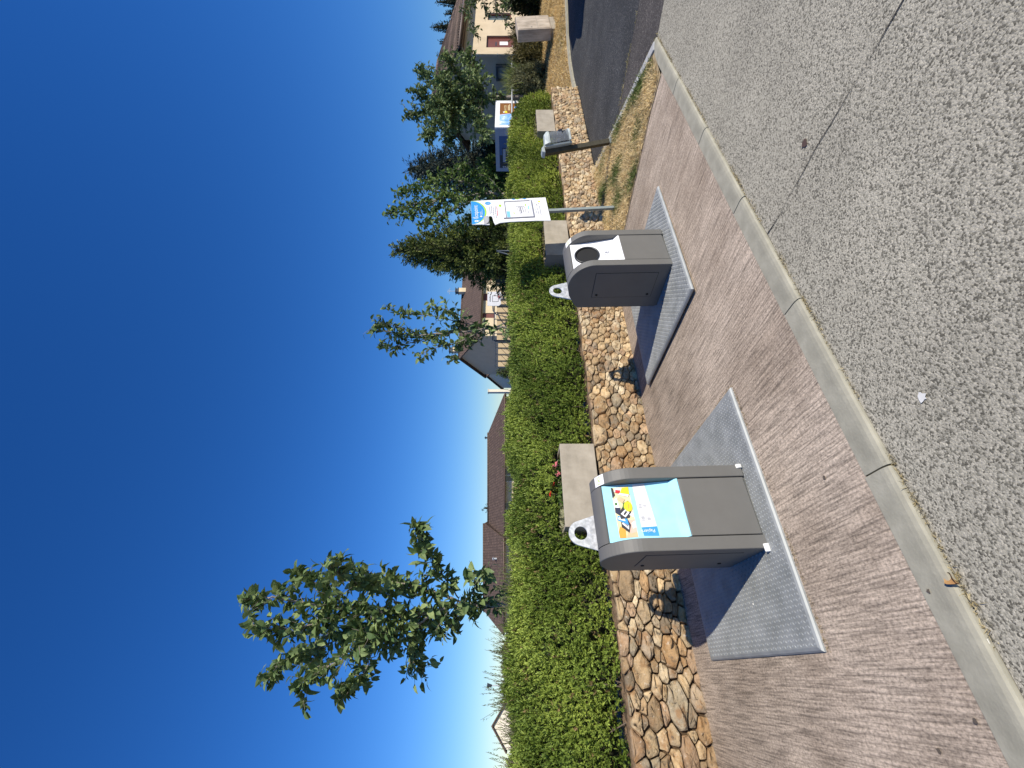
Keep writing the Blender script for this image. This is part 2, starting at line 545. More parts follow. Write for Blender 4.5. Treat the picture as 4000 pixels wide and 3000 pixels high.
M['display'] = flat('dark_display_glass', (0.025, 0.085, 0.24), 0.25, spec=0.3)
M['carpaint'] = flat('dark_grey_car_paint', (0.06, 0.065, 0.075), 0.25, spec=0.7)
M['rubber'] = flat('tyre_rubber', (0.02, 0.02, 0.02), 0.8)
M['rim'] = flat('alloy_rim', (0.5, 0.5, 0.52), 0.3, metal=0.9)
M['lamp_red'] = flat('red_lamp_glass', (0.4, 0.01, 0.01), 0.2)
M['lamp_clear'] = flat('clear_lamp_glass', (0.7, 0.7, 0.7), 0.1)
M['dryleaf'] = pm('dry_leaf', [(0.3, (0.32, 0.16, 0.06)), (0.7, (0.5, 0.30, 0.12))], scale=30, rough=0.8)
def stone_mat():
    m = M['stone']
    N, L = m.node_tree.nodes, m.node_tree.links
    p = N['Principled BSDF']
    src = p.inputs['Base Color'].links[0].from_socket
    geo = N.new('ShaderNodeNewGeometry')
    for scale, lo, hi, col, amt, ro in ((9.0, .50, .64, (.27, .145, .06), .75, .65), (17.0, .56, .68, (.09, .075, .058), .8, .7), (26.0, .60, .72, (.62, .56, .45), .6, .6)):
        nz = N.new('ShaderNodeTexNoise')
        nz.inputs['Scale'].default_value = scale
        nz.inputs['Detail'].default_value = 7
        nz.inputs['Roughness'].default_value = ro
        L.new(geo.outputs['Position'], nz.inputs['Vector'])
        mr = N.new('ShaderNodeMapRange')
        mr.inputs[1].default_value, mr.inputs[2].default_value = lo, hi
        mr.inputs[3].default_value, mr.inputs[4].default_value = 0, amt
        L.new(nz.outputs['Fac'], mr.inputs[0])
        mx = N.new('ShaderNodeMix')
        mx.data_type = 'RGBA'
        L.new(mr.outputs[0], mx.inputs[0])
        L.new(src, mx.inputs[6])
        mx.inputs[7].default_value = (*col, 1)
        src = mx.outputs[2]
    L.new(src, p.inputs['Base Color'])
stone_mat()
def clear_plastic():
    m = bpy.data.materials.new('smoky_clear_plastic')
    m.use_nodes = True
    N, L = m.node_tree.nodes, m.node_tree.links
    p = N['Principled BSDF']
    p.inputs['Base Color'].default_value = (0.32, 0.35, 0.38, 1)
    p.inputs['Roughness'].default_value = 0.25
    t = N.new('ShaderNodeBsdfTransparent')
    t.inputs[0].default_value = (0.86, 0.88, 0.9, 1)
    x = N.new('ShaderNodeMixShader')
    x.inputs[0].default_value = 0.62
    L.new(p.outputs[0], x.inputs[1])
    L.new(t.outputs[0], x.inputs[2])
    L.new(x.outputs[0], N['Material Output'].inputs[0])
    return m
M['clear'] = clear_plastic()

# ------------------------------------------------------------------ foliage kernels (numpy)
def unit(a):
    return a / np.maximum(np.linalg.norm(a, axis=-1, keepdims=True), 1e-9)

def needle_sprigs(base, axis, length, nn, nlen, nwid, tint, rnd=rng):
    """sprigs: nn narrow leaves round each axis -> quads"""
    n = len(base)
    axis = unit(axis)
    ref = unit(rnd.normal(size=(n, 3)))
    a = unit(np.cross(axis, ref))
    b = np.cross(axis, a)
    f = (np.arange(nn) + rnd.random((n, nn))) / nn
    th = rnd.random((n, nn)) * 2 * pi
    rad = a[:, None, :] * np.cos(th)[..., None] + b[:, None, :] * np.sin(th)[..., None]
    root = base[:, None, :] + axis[:, None, :] * (f * length[:, None])[..., None]
    d = unit(axis[:, None, :] * (0.55 + 0.9 * f[..., None]) + rad * 0.8)
    side = unit(np.cross(d, rad + 0.3 * axis[:, None, :]))
    L = (nlen * (0.7 + 0.6 * rnd.random((n, nn))))[..., None]
    w = nwid * 0.5
    mid = root + d * L * 0.45
    V = np.stack([root, mid + side * w, root + d * L, mid - side * w], axis=2)
    T = np.repeat(tint[:, None, :], nn, axis=1) * (0.85 + 0.3 * rnd.random((n, nn, 1)))
    T = np.repeat(T[:, :, None, :], 4, axis=2)
    m = n * nn
    return V.reshape(-1, 3), np.arange(m * 4).reshape(m, 4), T.reshape(-1, 3)

LEAF_T = np.array([(0, 1, 4), (1, 2, 5), (1, 5, 4), (2, 3, 5), (0, 6, 1), (1, 7, 2), (1, 6, 7), (2, 7, 3)])
def leaf_mesh(base, d, up, L, W, tint, fold=0.35, droop=0.25, rnd=rng):
    """folded pointed leaves, 8 triangles each"""
    n = len(base)
    d = unit(d)
    s = unit(np.cross(d, up))
    nrm = np.cross(s, d)
    L = L[:, None]
    W = W[:, None]
    def P(f, side, lift):
        return base + d * (L * f) + s * (W * side) + nrm * (L * lift)
    V = np.stack([P(0, 0, 0), P(.36, 0, 0.02 - droop * .1), P(.7, 0, -droop * .35), P(1, 0, -droop),
                  P(.3, .5, fold * .2), P(.68, .38, fold * .16 - droop * .35),
                  P(.3, -.5, fold * .2), P(.68, -.38, fold * .16 - droop * .35)], axis=1)
    Fc = (np.arange(n)[:, None, None] * 8 + LEAF_T[None]).reshape(-1, 3)
    T = np.repeat(tint[:, None, :], 8, axis=1)
    return V.reshape(-1, 3), Fc, T.reshape(-1, 3)

def blades(base, d, L, W, tint, rnd=rng):
    n = len(base)
    d = unit(d)
    s = unit(np.cross(d, rnd.normal(size=(n, 3))))
    mid = base + d * (L * .55)[:, None]
    bend = np.stack([d[:, 0] * 1.2, d[:, 1] * 1.2, d[:, 2] * 0.45], axis=1) + rnd.normal(size=(n, 3)) * .18
    tip = mid + unit(bend) * (L * .45)[:, None]
    w = W[:, None] * .5
    V = np.stack([base - s * w, base + s * w, mid + s * w * .7, mid - s * w * .7, tip], axis=1)
    T = np.array([(0, 1, 2), (0, 2, 3), (3, 2, 4)])
    Fc = (np.arange(n)[:, None, None] * 5 + T[None]).reshape(-1, 3)
    return V.reshape(-1, 3), Fc, np.repeat(tint[:, None, :], 5, axis=1).reshape(-1, 3)

def cat(parts):
    Vs, Fs, Ts, o = [], [], [], 0
    for V, Fc, T in parts:
        Vs.append(V)
        Fs.append(Fc + o)
        Ts.append(T)
        o += len(V)
    return np.concatenate(Vs), np.concatenate(Fs), np.concatenate(Ts)

def mixcol(a, b, n, rnd=rng, p=1.0):
    f = rnd.random((n, 1)) ** p
    return np.asarray(a) * (1 - f) + np.asarray(b) * f

# ================================================================== THE SETTING
def struct(name, vf, mat, parent=None, **k):
    o = mk(name, vf, mat, parent, **k)
    if parent is None:
        o['kind'] = 'structure'
    return o

struct('ground', sheet([(-700, -700), (700, -700), (700, 700), (-700, 700)], -0.06), M['ground'])
KE = 1.81                                    # kerb, pavement side
road = struct('road', sheet([(-14, -14), (5.95, -14), (5.95, 1.30), (5.88, 1.67), (-14, 1.67)], -0.025), M['road'])
pts = [(2.31 + 0.006 * sin(7 * y) + 0.004 * sin(23 * y + 1), y) for y in np.linspace(-6, 1.665, 60)]
w = [0.0022 + 0.0012 * sin(11 * y + 2) + 0.0008 * sin(31 * y) for _, y in pts]
jo = mk('expansion_joint', ([(x - q, y, -0.021) for (x, y), q in zip(pts, w)] + [(x + q, y, -0.021) for (x, y), q in zip(pts, w)],
        [(i, i + 1, i + 61, i + 60) for i in range(59)]), M['joint'], road)
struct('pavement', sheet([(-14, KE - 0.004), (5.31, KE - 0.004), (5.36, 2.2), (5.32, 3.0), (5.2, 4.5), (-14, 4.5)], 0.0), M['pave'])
struct('driveway', sheet([(5.98, -14), (60, -14), (60, 3), (16.5, 4.9), (11.9, 4.9), (8.0, 4.6), (7.1, 3.3), (7.08, 1.2), (7.05, -14)], -0.034), M['asphalt'])
struct('driveway_apron', sheet([(5.93, -6), (7.07, -6), (7.09, 1.2), (7.11, 2.9), (7.0, 3.1), (5.87, 1.80), (5.93, 1.3)], -0.030), M['asphalt_old'])
struct('verge_soil', sheet([(5.30, 1.84), (5.80, 1.78), (8.2, 4.5), (5.14, 4.5), (5.28, 3.0), (5.34, 2.2)], 0.006), M['soil'])

def bank_edge(s):
    return np.interp(s, [11.5, 12.2, 12.9, 14.0, 15.2, 16.2, 18, 22, 40], [4.5, 4.62, 4.66, 4.6, 4.37, 3.95, 3.2, 2.2, -2])
def bank_z(f):
    return np.interp(f, [0, 0.06, 0.25, 0.6, 1.0, 1.25], [-0.03, 0.06, 0.16, 0.36, 0.5, 0.5])
gs, gf = np.concatenate([np.linspace(11.75, 22, 60), np.linspace(23, 40, 10)]), np.linspace(0, 1.25, 14)
BV = []
for s_ in gs:
    e = bank_edge(s_)
    for f in gf:
        BV.append((s_, e + 2.4 * f, float(bank_z(f)) + 0.03 * sin(s_ * 3.1 + f * 5) * (f > 0.05) + 0.015 * sin(s_ * 9 - f * 11) * (f > 0.05)))
n2 = len(gf)
struct('grass_bank', (BV, [(i * n2 + j, (i + 1) * n2 + j, (i + 1) * n2 + j + 1, i * n2 + j + 1) for i in range(len(gs) - 1) for j in range(n2 - 1)]), M['soil'], smooth=True)
struct('terrain', sheet([(-80, 4.70), (11.8, 4.70), (11.8, 6.9), (16, 6.9), (18, 6.1), (22, 5.1), (40, 0.9), (120, -6), (120, 160), (-80, 160)], 0.49), M['ground'])
bs = np.arange(12.0, 22, .25)
BKV, BKF = [], []
for a_ in bs:
    e_ = float(bank_edge(a_))
    BKV += [(a_, e_ - .10, -.05), (a_, e_ - .10, .012), (a_, e_ + .02, .028), (a_, e_ + .02, -.05)]
for i in range(len(bs) - 1):
    BKF += [(4 * i + j, 4 * i + 4 + j, 4 * i + 5 + j, 4 * i + 1 + j) for j in range(3)]
struct('bank_kerb', (BKV, BKF), M['kerb'])

# kerb stones, one metre each, rounded on the road side
kerb = thing('kerb', None, None)
kerb['kind'] = 'structure'
kprof = [(1.675, -.05), (1.675, -.012), (1.682, -.004), (1.70, .002), (1.72, .004), (1.812, .004), (1.812, -.05)]
kmesh = None
for i in range(-10, 5):
    x0 = 0.745 + i * 1.0
    ln = 0.992 if i < 4 else 1.05
    vf = prism(kprof, 0, ln, 'x')
    if i == 4:                                   # the last one: cut to a point where the verge kerb meets it
        vf = ([(x, y, z) if x < .5 else (x + (0.06 if y < 1.76 else -0.02) , y, z) for x, y, z in vf[0]], vf[1])
    if kmesh is None or i == 4:
        o = mk('kerb_stone', vf, M['kerb'], kerb)
        kmesh = o.data
    else:
        o = link(bpy.data.objects.new('kerb_stone', kmesh), kerb)
    o.location = (x0, random.uniform(-.003, .003), random.uniform(-.002, .002))
# slim kerb along the verge
vk = thing('verge_kerb', None, None, (5.80, 1.70, 0), (0, 0, math.atan2(2.88, 2.42)))
vk['kind'] = 'structure'
for i in range(4):
    o = mk('kerb_stone', bev(box(0, .925, -.02, .075, -.05, .022), .008), M['kerb_pale'], vk)
    o.location = (i * .93 + .02, 0, 0)

# ================================================================== STONE WALL
WT, WH = 4.42, 0.635
wall = thing('stone_wall', 'low dry stone retaining wall of tan field stones below the hedge', 'wall', (0, WT, 0))
mk('mortar', join(box(-3, 11.93, .028, .33, -.05, WH - .02)), M['mortar'], wall)

def clip(poly, nx, ny, d):
    out = []
    for i in range(len(poly)):
        p, q = poly[i], poly[(i + 1) % len(poly)]
        a, b = nx * p[0] + ny * p[1] - d, nx * q[0] + ny * q[1] - d
        if a <= 0:
            out.append(p)
        if (a < 0) != (b < 0) and a != b:
            f = a / (a - b)
            out.append((p[0] + (q[0] - p[0]) * f, p[1] + (q[1] - p[1]) * f))
    return out

def stones():
    S0, S1 = -1.4, 11.93
    rr = random.Random(5)
    A = np.zeros((6000, 3))
    n = 0
    for rmax, tries in ((0.10, 7), (0.078, 36), (0.056, 330), (0.043, 3500), (0.033, 10000), (0.025, 10000), (0.018, 7000)):
        for _ in range(tries):
            x, z = rr.uniform(S0, S1), rr.uniform(0.0, WH)
            r = rmax * rr.uniform(.85, 1.05)
            if x > 4.5 and rmax > .08:
                continue
            ani = 1.95 if x < 1.6 else (1.5 if x < 3.5 else (1.35 if x < 5.5 else 1.28))
            if z + r * .75 > WH + .03 or z - r * .75 < -.03:
                continue
            dx, dz, q = (x - A[:n, 0]) / ani, z - A[:n, 1], A[:n, 2]
            if n == 0 or np.all(dx * dx + dz * dz > (0.93 * (r + q)) ** 2):
                A[n] = (x, z, r)
                n += 1
    A = A[:n]
    Wt = np.array([A[i, 2] * rr.uniform(.62, 1.32) for i in range(n)])
    pts = [tuple(p) for p in A]
    cells = []
    for i, (x, z, r) in enumerate(pts):
        ani = 1.95 if x < 1.6 else (1.5 if x < 3.5 else (1.35 if x < 5.5 else 1.28))
        R = r * 2.2
        poly = [(-R, -R), (R, -R), (R, R), (-R, R)]
        g = 0.0018 + 0.002 * rr.random()
        near = np.nonzero((np.abs(A[:, 0] - x) < .55) & (np.abs(A[:, 1] - z) < .4))[0]
        for j in near:
            a, b, q = pts[j]
            dx, dz = (a - x) / ani, b - z
            D = sqrt(dx * dx + dz * dz)
            if i == j or D > r + q + .3:
                continue
            poly = clip(poly, dx / D, dz / D, (D * D + Wt[i] ** 2 - Wt[j] ** 2) / (2 * D) - g)
            if len(poly) < 3:
                break
        poly = clip(poly, 0, 1, WH - z + .012 * sin(x * 9))
        poly = clip(poly, 0, -1, z + .02)
        poly = clip(poly, 1, 0, (S1 + .01 - x) / ani)
        if len(poly) < 3:
            continue
        cells.append((x, z, r, [(px * ani, pz) for px, pz in poly]))
    return cells

PAL = [(.38, .275, .155), (.44, .335, .205), (.27, .195, .115), (.31, .26, .18), (.38, .25, .13), (.33, .235, .135), (.42, .32, .19), (.22, .175, .12), (.46, .37, .24), (.37, .26, .165)]
PAL_R = [(.53, .41, .25), (.57, .46, .30), (.48, .34, .21), (.40, .33, .23), (.54, .40, .23), (.60, .50, .34), (.42, .31, .18), (.33, .26, .18)]
def stone_geo(x, z, poly):
    # round the corners (one Chaikin pass), jitter, then three rings
    q = []
    n = len(poly)
    for i in range(n):
        a, b = poly[i], poly[(i + 1) % n]
        q += [(a[0] * .9 + b[0] * .1, a[1] * .9 + b[1] * .1), (a[0] * .1 + b[0] * .9, a[1] * .1 + b[1] * .9)]
    q = [(p[0] * k, p[1] * k) for p in q for k in (1 - .10 * random.random() ** 1.8,)]
    while len(q) > 13:
        k = min(range(len(q)), key=lambda i: (q[i][0] - q[i - 1][0]) ** 2 + (q[i][1] - q[i - 1][1]) ** 2)
        q.pop(k)
    cx, cz = sum(p[0] for p in q) / len(q), sum(p[1] for p in q) / len(q)
    size = sqrt(max(1e-6, max((p[0] - cx) ** 2 + (p[1] - cz) ** 2 for p in q)))
    d = min(.034, .010 + size * .14) * random.uniform(.5, 1.5)
    tx, tz = random.uniform(-.16, .16), random.uniform(-.2, .2)
    V, n = [], len(q)
    for sc_, dep in ((1.0, .03), (.99, -.5 * d), (.91, -.95 * d), (.5, -1.02 * d)):
        for p in q:
            px, pz = p[0] - cx, p[1] - cz
            jx = random.gauss(0, .02) * size if sc_ < .95 else 0
            y = dep + ((px * tx + pz * tz) * .8 if sc_ < .95 else 0) + (random.gauss(0, .10) * size if sc_ < .95 else 0)
            V.append((x + cx + px * sc_ + jx, y, z + cz + pz * sc_ + jx * .6))
    V.append((x + cx, -1.1 * d, z + cz))
    Fc = []
    for r in range(3):
        for i in range(n):
            j = (i + 1) % n
            Fc += [(r * n + i, r * n + j, (r + 1) * n + j), (r * n + i, (r + 1) * n + j, (r + 1) * n + i)]
    Fc += [(3 * n + i, 3 * n + (i + 1) % n, 4 * n) for i in range(n)]
    pal = PAL if random.random() > np.interp(x, [1, 6], [0.12, .92]) else PAL_R
    c = random.choice(pal)
    k = random.uniform(.82, 1.15)
    return V, Fc, tuple(v * k for v in c), size

cells = stones()
def seen(c):
    X, Y = RX * c[0] + RY * WT, FX * c[0] + FY * WT
    if abs(X / Y) > .93:
        return 0
    return c[2] / Y * 1
cells.sort(key=seen, reverse=True)
rest, off = [], 0
for i, (x, z, r, poly) in enumerate(cells):
    V, Fc, c, size = stone_geo(x, z, poly)
    if i < 295:
        cx_, cz_ = x, z
        o = npmesh('stone', np.array(V) - (cx_, 0, cz_), Fc, M['stone'], wall, tint=np.tile(c, (len(V), 1)), smooth=True)
        o.location = (cx_, 0, cz_)
    else:
        rest.append((np.array(V), np.array(Fc), np.tile(c, (len(V), 1))))
V, Fc, T = cat(rest)
o = npmesh('small_stones', V, Fc, M['stone'], wall, tint=T, smooth=True)
o['kind'] = 'stuff'
# uneven earth and rubble along the top
nx_, nt_ = 420, 9
CV = []
for i in range(nx_):
    s_ = -3 + 14.95 * i / (nx_ - 1)
    for j in range(nt_):
        f = j / (nt_ - 1)
        h = WH - .018 + .028 * mnoise.noise((s_ * 5, f * 2, 0)) + .02 * mnoise.noise((s_ * 19, f * 6, 3))
        y = -.012 + f * .40 + .014 * mnoise.noise((s_ * 7, 5, 1))
        if j == 0:
            h -= .045
        CV.append((s_, y, h))
mk('coping', (CV, [(i * nt_ + j, (i + 1) * nt_ + j, (i + 1) * nt_ + j + 1, i * nt_ + j + 1) for i in range(nx_ - 1) for j in range(nt_ - 1)]), M['earth'], wall, smooth=True)

# ================================================================== UNDERGROUND-CONTAINER PLATES
def tread_plate(label, s0, s1, t0, t1, lift=0.0, tilt=0.0):
    cx, cy = (s0 + s1) / 2, (t0 + t1) / 2
    w, d = (s1 - s0) / 2, (t1 - t0) / 2
    p = thing('tread_plate', label, 'metal plate', (cx, cy, lift), (0, tilt, 0), 'tread plates set in the pavement')
    z1, e = .026, .022
    V = [(-w, -d, 0), (w, -d, 0), (w, d, 0), (-w, d, 0), (-w, -d, .010), (w, -d, .010), (w, d, .010), (-w, d, .010),
         (-w + e * .35, -d + e * .35, z1 - .006), (w - e * .35, -d + e * .35, z1 - .006), (w - e * .35, d - e * .35, z1 - .006), (-w + e * .35, d - e * .35, z1 - .006),
         (-w + e, -d + e, z1), (w - e, -d + e, z1), (w - e, d - e, z1), (-w + e, d - e, z1)]
    Fc = [(3, 2, 1, 0), (12, 13, 14, 15)]
    for r in range(3):
        for i in range(4):
            j = (i + 1) % 4
            Fc.append((r * 4 + i, r * 4 + j, r * 4 + 4 + j, r * 4 + 4 + i))
    mk('plate', (V, Fc), M['galv'], p)
    P = .0265
    TV, TF = [], []
    nx, ny = int((2 * w - .05) / P), int((2 * d - .05) / P)
    for i in range(nx):
        for j in range(ny):
            x, y = -w + .035 + i * P, -d + .035 + j * P
            a = pi / 4 if (i + j) % 2 else -pi / 4
            ca, sa, b = cos(a), sin(a), len(TV)
            for lx, ly, lz in ((-.0125, 0, 0), (0, -.0042, 0), (.0125, 0, 0), (0, .0042, 0), (-.005, 0, .0032), (.005, 0, .0032)):
                TV.append((x + lx * ca - ly * sa, y + lx * sa + ly * ca, z1 + lz))
            TF += [(b, b + 1, b + 4), (b + 1, b + 5, b + 4), (b + 1, b + 2, b + 5), (b + 2, b + 3, b + 5), (b + 3, b + 4, b + 5), (b + 3, b, b + 4)]
    o = npmesh('tread', TV, TF, M['galv'], p)
    o['kind'] = 'stuff'
    return p
tread_plate('galvanised tread plate under the blue fronted bin, nearest the camera', 0.10, 1.725, 2.54, 4.01)
tread_plate('galvanised tread plate under the bin with the round hole, raised along one edge', 2.755, 4.36, 2.54, 4.01, .016, 0.010)

# ================================================================== RECYCLING BINS
def arc_profile():
    return [(.27 * (1 - cos(a)), .75 + .25 * sin(a)) for a in np.linspace(0, pi / 2, 15)]
def lug_mesh():
    cx, cz, r = 0.0, 1.052, .049
    outer = [(.092 * cos(a), cz + .092 * sin(a)) for a in np.linspace(0.25, pi - .25, 18)]
    outer += [(-.142, .90), (-.142, .70), (.142, .70), (.142, .90)]
    n = 48
    inn, out = [], []
    for k in range(n):
        a = 2 * pi * k / n
        dx, dz = cos(a), sin(a)
        best = 9
        for i in range(len(outer)):
            p, q = outer[i], outer[(i + 1) % len(outer)]
            ex, ez = q[0] - p[0], q[1] - p[1]
            det = dx * -ez + ex * dz
            if abs(det) < 1e-9:
                continue
            px, pz = p[0], p[1] - cz
            t = (px * -ez + ex * pz) / det
            s_ = (dx * pz - dz * px) / det
            if t > 0 and -1e-6 <= s_ <= 1 + 1e-6:
                best = min(best, t)
        out.append((dx * best, cz + dz * best))
        inn.append((dx * r, cz + dz * r))
    V = []
    for y in (.573, .588):
        V += [(x, y, z) for x, z in out] + [(x, y, z) for x, z in inn]
    Fc = []
    for i in range(n):
        j = (i + 1) % n
        Fc += [(i, j, n + j, n + i), (2 * n + i, 3 * n + i, 3 * n + j, 2 * n + j), (i, 2 * n + i, 2 * n + j, j), (n + i, n + j, 3 * n + j, 3 * n + i)]
    return V, Fc

PD = Vector((0, .066, .44)).normalized()
PN = Vector((0, -.44, .066)).normalized()
P0 = Vector((0, .0515, .508))
PL = .445
def on_panel(x, f, off):
    """x across (-.19 .. .19), f 0 bottom .. 1 top of the sloping panel"""
    return P0 + PD * (PL * f) + Vector((x, 0, 0)) + PN * off
def pquad(parent, name, mat, pts, off):
    return mk(name, ([on_panel(x, f, off) for x, f in pts], [tuple(range(len(pts)))]), mat, parent)

def bin_body(label, loc):
    b = thing('recycling_bin', label, 'recycling bin', loc, (0, -.028, 0), 'recycling bins on tread plates')
    top = arc_profile()
    prof = [(0, 0)] + top + [(.40, .972), (.545, .895), (.57, .865), (.57, .05), (.55, 0)]
    for x0, x1 in ((-.275, -.1925), (.1925, .275)):
        mk('side_shell', bev(prism(prof, x0, x1), .007, 3), M['binpaint'], b)
    core = [(.02, 0), (.02, .44), (.10, .50), (.16, .93), (.128, .944), (.122, .9575)] + [q for q in top if q[0] > .128] + [(.40, .972), (.545, .895), (.57, .865), (.57, .05), (.55, 0)]
    mk('hood', prism(core, -.19, .19), M['binpaint'], b)
    mk('front_panel', bev(box(-.187, .187, .005, .03, .012, .455), .004), M['binpaint'], b)
    # access door on the left flank with two round locks
    mk('door_gap', box(-.2758, -.2740, .100, .424, .115, .738), M['black'], b)
    d = mk('access_door', bev(box(-.2785, -.2745, .104, .420, .119, .734), .002), M['binpaint'], b)
    for z in (.16, .69):
        vf = xf(lathe([(0, .006), (.011, .006), (.0125, .0)], 16), Matrix.Translation((-.2785, .385, z)) @ Matrix.Rotation(-pi / 2, 4, 'Y'))
        mk('lock', vf, M['black'], d)
    mk('lifting_lug', bev(lug_mesh(), .002, 1), M['galv_lug'], b)
    return b

def sticker(b):
    # white label with two green rings, bent over the hood's right corner
    x0, x1 = .195, .268
    ys = [.27 * (1 - cos(a)) for a in np.linspace(.87, 1.16, 6)]
    V, Fc = [], []
    for a in np.linspace(.82, 1.16, 7):
        y, z = .27 * (1 - cos(a)), .75 + .25 * sin(a)
        n = Vector((0, -.25 * cos(a), .27 * sin(a))).normalized() * .0015
        V += [(x0, y + n.y, z + n.z), (x1, y + n.y, z + n.z)]
    Fc = [(2 * i, 2 * i + 1, 2 * i + 3, 2 * i + 2) for i in range(6)]
    st = mk('sticker', (V, Fc), M['white'], b)
    parts = []
    for cx, ac in ((.2165, .99), (.2455, .99)):
        ring = []
        for rr_ in (.0095, .0135):
            for k in range(20):
                th = 2 * pi * k / 20
                a = ac + rr_ * sin(th) * 3.6
                y, z = .27 * (1 - cos(a)), .75 + .25 * sin(a)
                n = Vector((0, -.25 * cos(a), .27 * sin(a))).normalized() * .0024
                ring.append((cx + rr_ * cos(th), y + n.y, z + n.z))
        parts.append((ring, [(k, (k + 1) % 20, 20 + (k + 1) % 20, 20 + k) for k in range(20)]))
    mk('recycling_mark', join(*parts), M['greenprint'], st)

def front_slab(b, mat):
    prof = [(.003, .461), (.0515, .508), (.1175, .948), (.126, .946), (.062, .500), (.012, .452)]
    return mk('sign_panel', prism(prof, -.189, .189), mat, b)

b1 = bin_body('grey recycling bin with a light blue front and packaging picture', (.92, 2.70, .026))
pan = front_slab(b1, M['lightblue'])
sticker(b1)
# printed picture of waste packaging: many flat shapes
mk('picture_ground', ([on_panel(x, f, .0008) for x, f in ((-.165, .585), (.172, .60), (.172, .865), (-.165, .85))], [(0, 1, 2, 3)]), M['cream_p'], pan)
pic = [
    ('tanprint', [(-.165, .59), (-.10, .59), (-.125, .72), (-.165, .75)]),
    ('pinkprint', [(-.13, .588), (-.05, .588), (-.055, .70), (-.10, .73), (-.14, .68)]),
    ('white', [(-.10, .59), (-.06, .60), (-.075, .65), (-.11, .64)]),
    ('darkprint', [(-.135, .70), (-.085, .66), (-.04, .70), (-.03, .79), (-.10, .80)]),
    ('white', [(-.115, .70), (-.09, .69), (-.05, .76), (-.075, .785)]),
    ('greyprint', [(-.10, .705), (-.085, .70), (-.055, .75), (-.07, .76)]),
    ('orangeprint', [(-.165, .76), (-.115, .75), (-.09, .82), (-.125, .853), (-.165, .85)]),
    ('tagblue', [(-.085, .69), (-.045, .70), (-.02, .83), (-.05, .845)]),
    ('white', [(-.06, .73), (-.045, .735), (-.03, .82), (-.045, .83)]),
    ('darkprint', [(-.04, .66), (.005, .62), (.045, .72), (.0, .80), (-.045, .79)]),
    ('white', [(-.035, .72), (-.005, .65), (.02, .70), (-.01, .78)]),
    ('darkprint', [(-.022, .725), (.0, .68), (.008, .70), (-.014, .745)]),
    ('white', [(-.04, .60), (.0, .60), (-.02, .66)]),
    ('navy', [(-.02, .80), (.03, .77), (.065, .845), (.0, .855)]),
    ('leafgreenprint', [(.0, .66), (.04, .60), (.075, .64), (.06, .72), (.03, .74)]),
    ('white', [(.03, .78), (.10, .80), (.085, .86), (.035, .857)]),
    ('leafgreenprint', [(.05, .805), (.068, .81), (.064, .845), (.047, .84)]),
    ('yellow', [(.035 + .034 * cos(a), .655 + .062 * sin(a)) for a in np.linspace(0, 2 * pi, 18)[:-1]]),
    ('orangeprint', [(.02, .64), (.05, .63), (.05, .65), (.02, .66)]),
    ('tanprint', [(.06, .73), (.085, .68), (.11, .76), (.09, .80)]),
    ('white', [(.10, .63), (.125, .60), (.14, .73), (.12, .77)]),
    ('yellow', [(.115, .605), (.168, .603), (.165, .70), (.13, .74)]),
    ('white', [(.13, .74), (.165, .70), (.168, .80), (.142, .83)]),
    ('redprint', [(.128, .745), (.148, .725), (.155, .80), (.135, .81)]),
    ('darkprint', [(.12, .82), (.17, .84), (.17, .864), (.10, .862)]),
]
for i, (mt, pp) in enumerate(pic):
    pquad(pan, 'print_shape', M[mt], pp, .0012 + .00025 * i)
pquad(pan, 'white_label', M['white'], [(-.105, .30), (.185, .355), (.185, .535), (-.105, .515)], .0010)
pquad(pan, 'blue_tag', M['tagblue'], [(-.166, .292), (-.105, .297), (-.105, .518), (-.160, .505)], .0011)
RB = Matrix.Rotation(pi / 2, 4, 'Z')
def panel_matrix(x, f, off):
    p = on_panel(x, f, off)
    return Matrix(((1, 0, 0, p.x), (0, PD.y, PN.y, p.y), (0, PD.z, PN.z, p.z), (0, 0, 0, 1)))
lettering('Papiers', .030, panel_matrix(-.1215, .335, .0018) @ RB, M['white'], pan)
for i, (x, f, n_) in enumerate([(-.05, .47, 4), (-.05, .385, 3), (.035, .475, 3), (.035, .41, 2)]):
    for k in range(n_):
        dx = -.014 + .009 * k
        pquad(pan, 'print_shape', M['greyprint'], [(x + dx, f - .02), (x + dx + .004, f - .03), (x + dx + .006, f + .02), (x + dx + .002, f + .03)], .0016)
for x, z in ((-.262, .004), (.262, .004)):
    mk('foam_strip', bev(prism([(-.012, 0), (.018, 0), (.02, .018), (.0, .038), (-.014, .02)], x - .014 - (0.02 if x < 0 else 0), x + .014), .004), M['foam'], b1, smooth=True)

b2 = bin_body('grey recycling bin with a white front and round black opening', (3.555, 2.70, .042))
pan2 = front_slab(b2, M['panelwhite'])
sticker(b2)
C2 = on_panel(-.012, .655, 0)
def panel_axes(c):
    return Matrix(((1, 0, 0, c.x), (0, PD.y, PN.y, c.y), (0, PD.z, PN.z, c.z), (0, 0, 0, 1)))
mk('opening_ring', xf(lathe([(.126, .0), (.126, .012), (.118, .018), (.108, .014), (.106, .002)], 40), panel_axes(C2)), M['darkring'], b2, smooth=True)
mk('opening', xf(lathe([(.107, .0025), (.06, .0022), (0.0001, .002)], 40), panel_axes(C2)), M['black'], b2)
for x, f, ww, hh in ((.0, .22, .018, .05), (-.015, .18, .012, .06), (-.005, .27, .006, .03), (.01, .16, .010, .03), (.05, .30, .004, .012), (.07, .33, .004, .008), (-.03, .24, .008, .03)):
    pquad(pan2, 'print_shape', M['greyprint'], [(x - ww / 2, f - hh / 2), (x + ww / 2, f - hh / 2), (x + ww / 2, f + hh / 2), (x - ww / 2, f + hh / 2)], .0014)

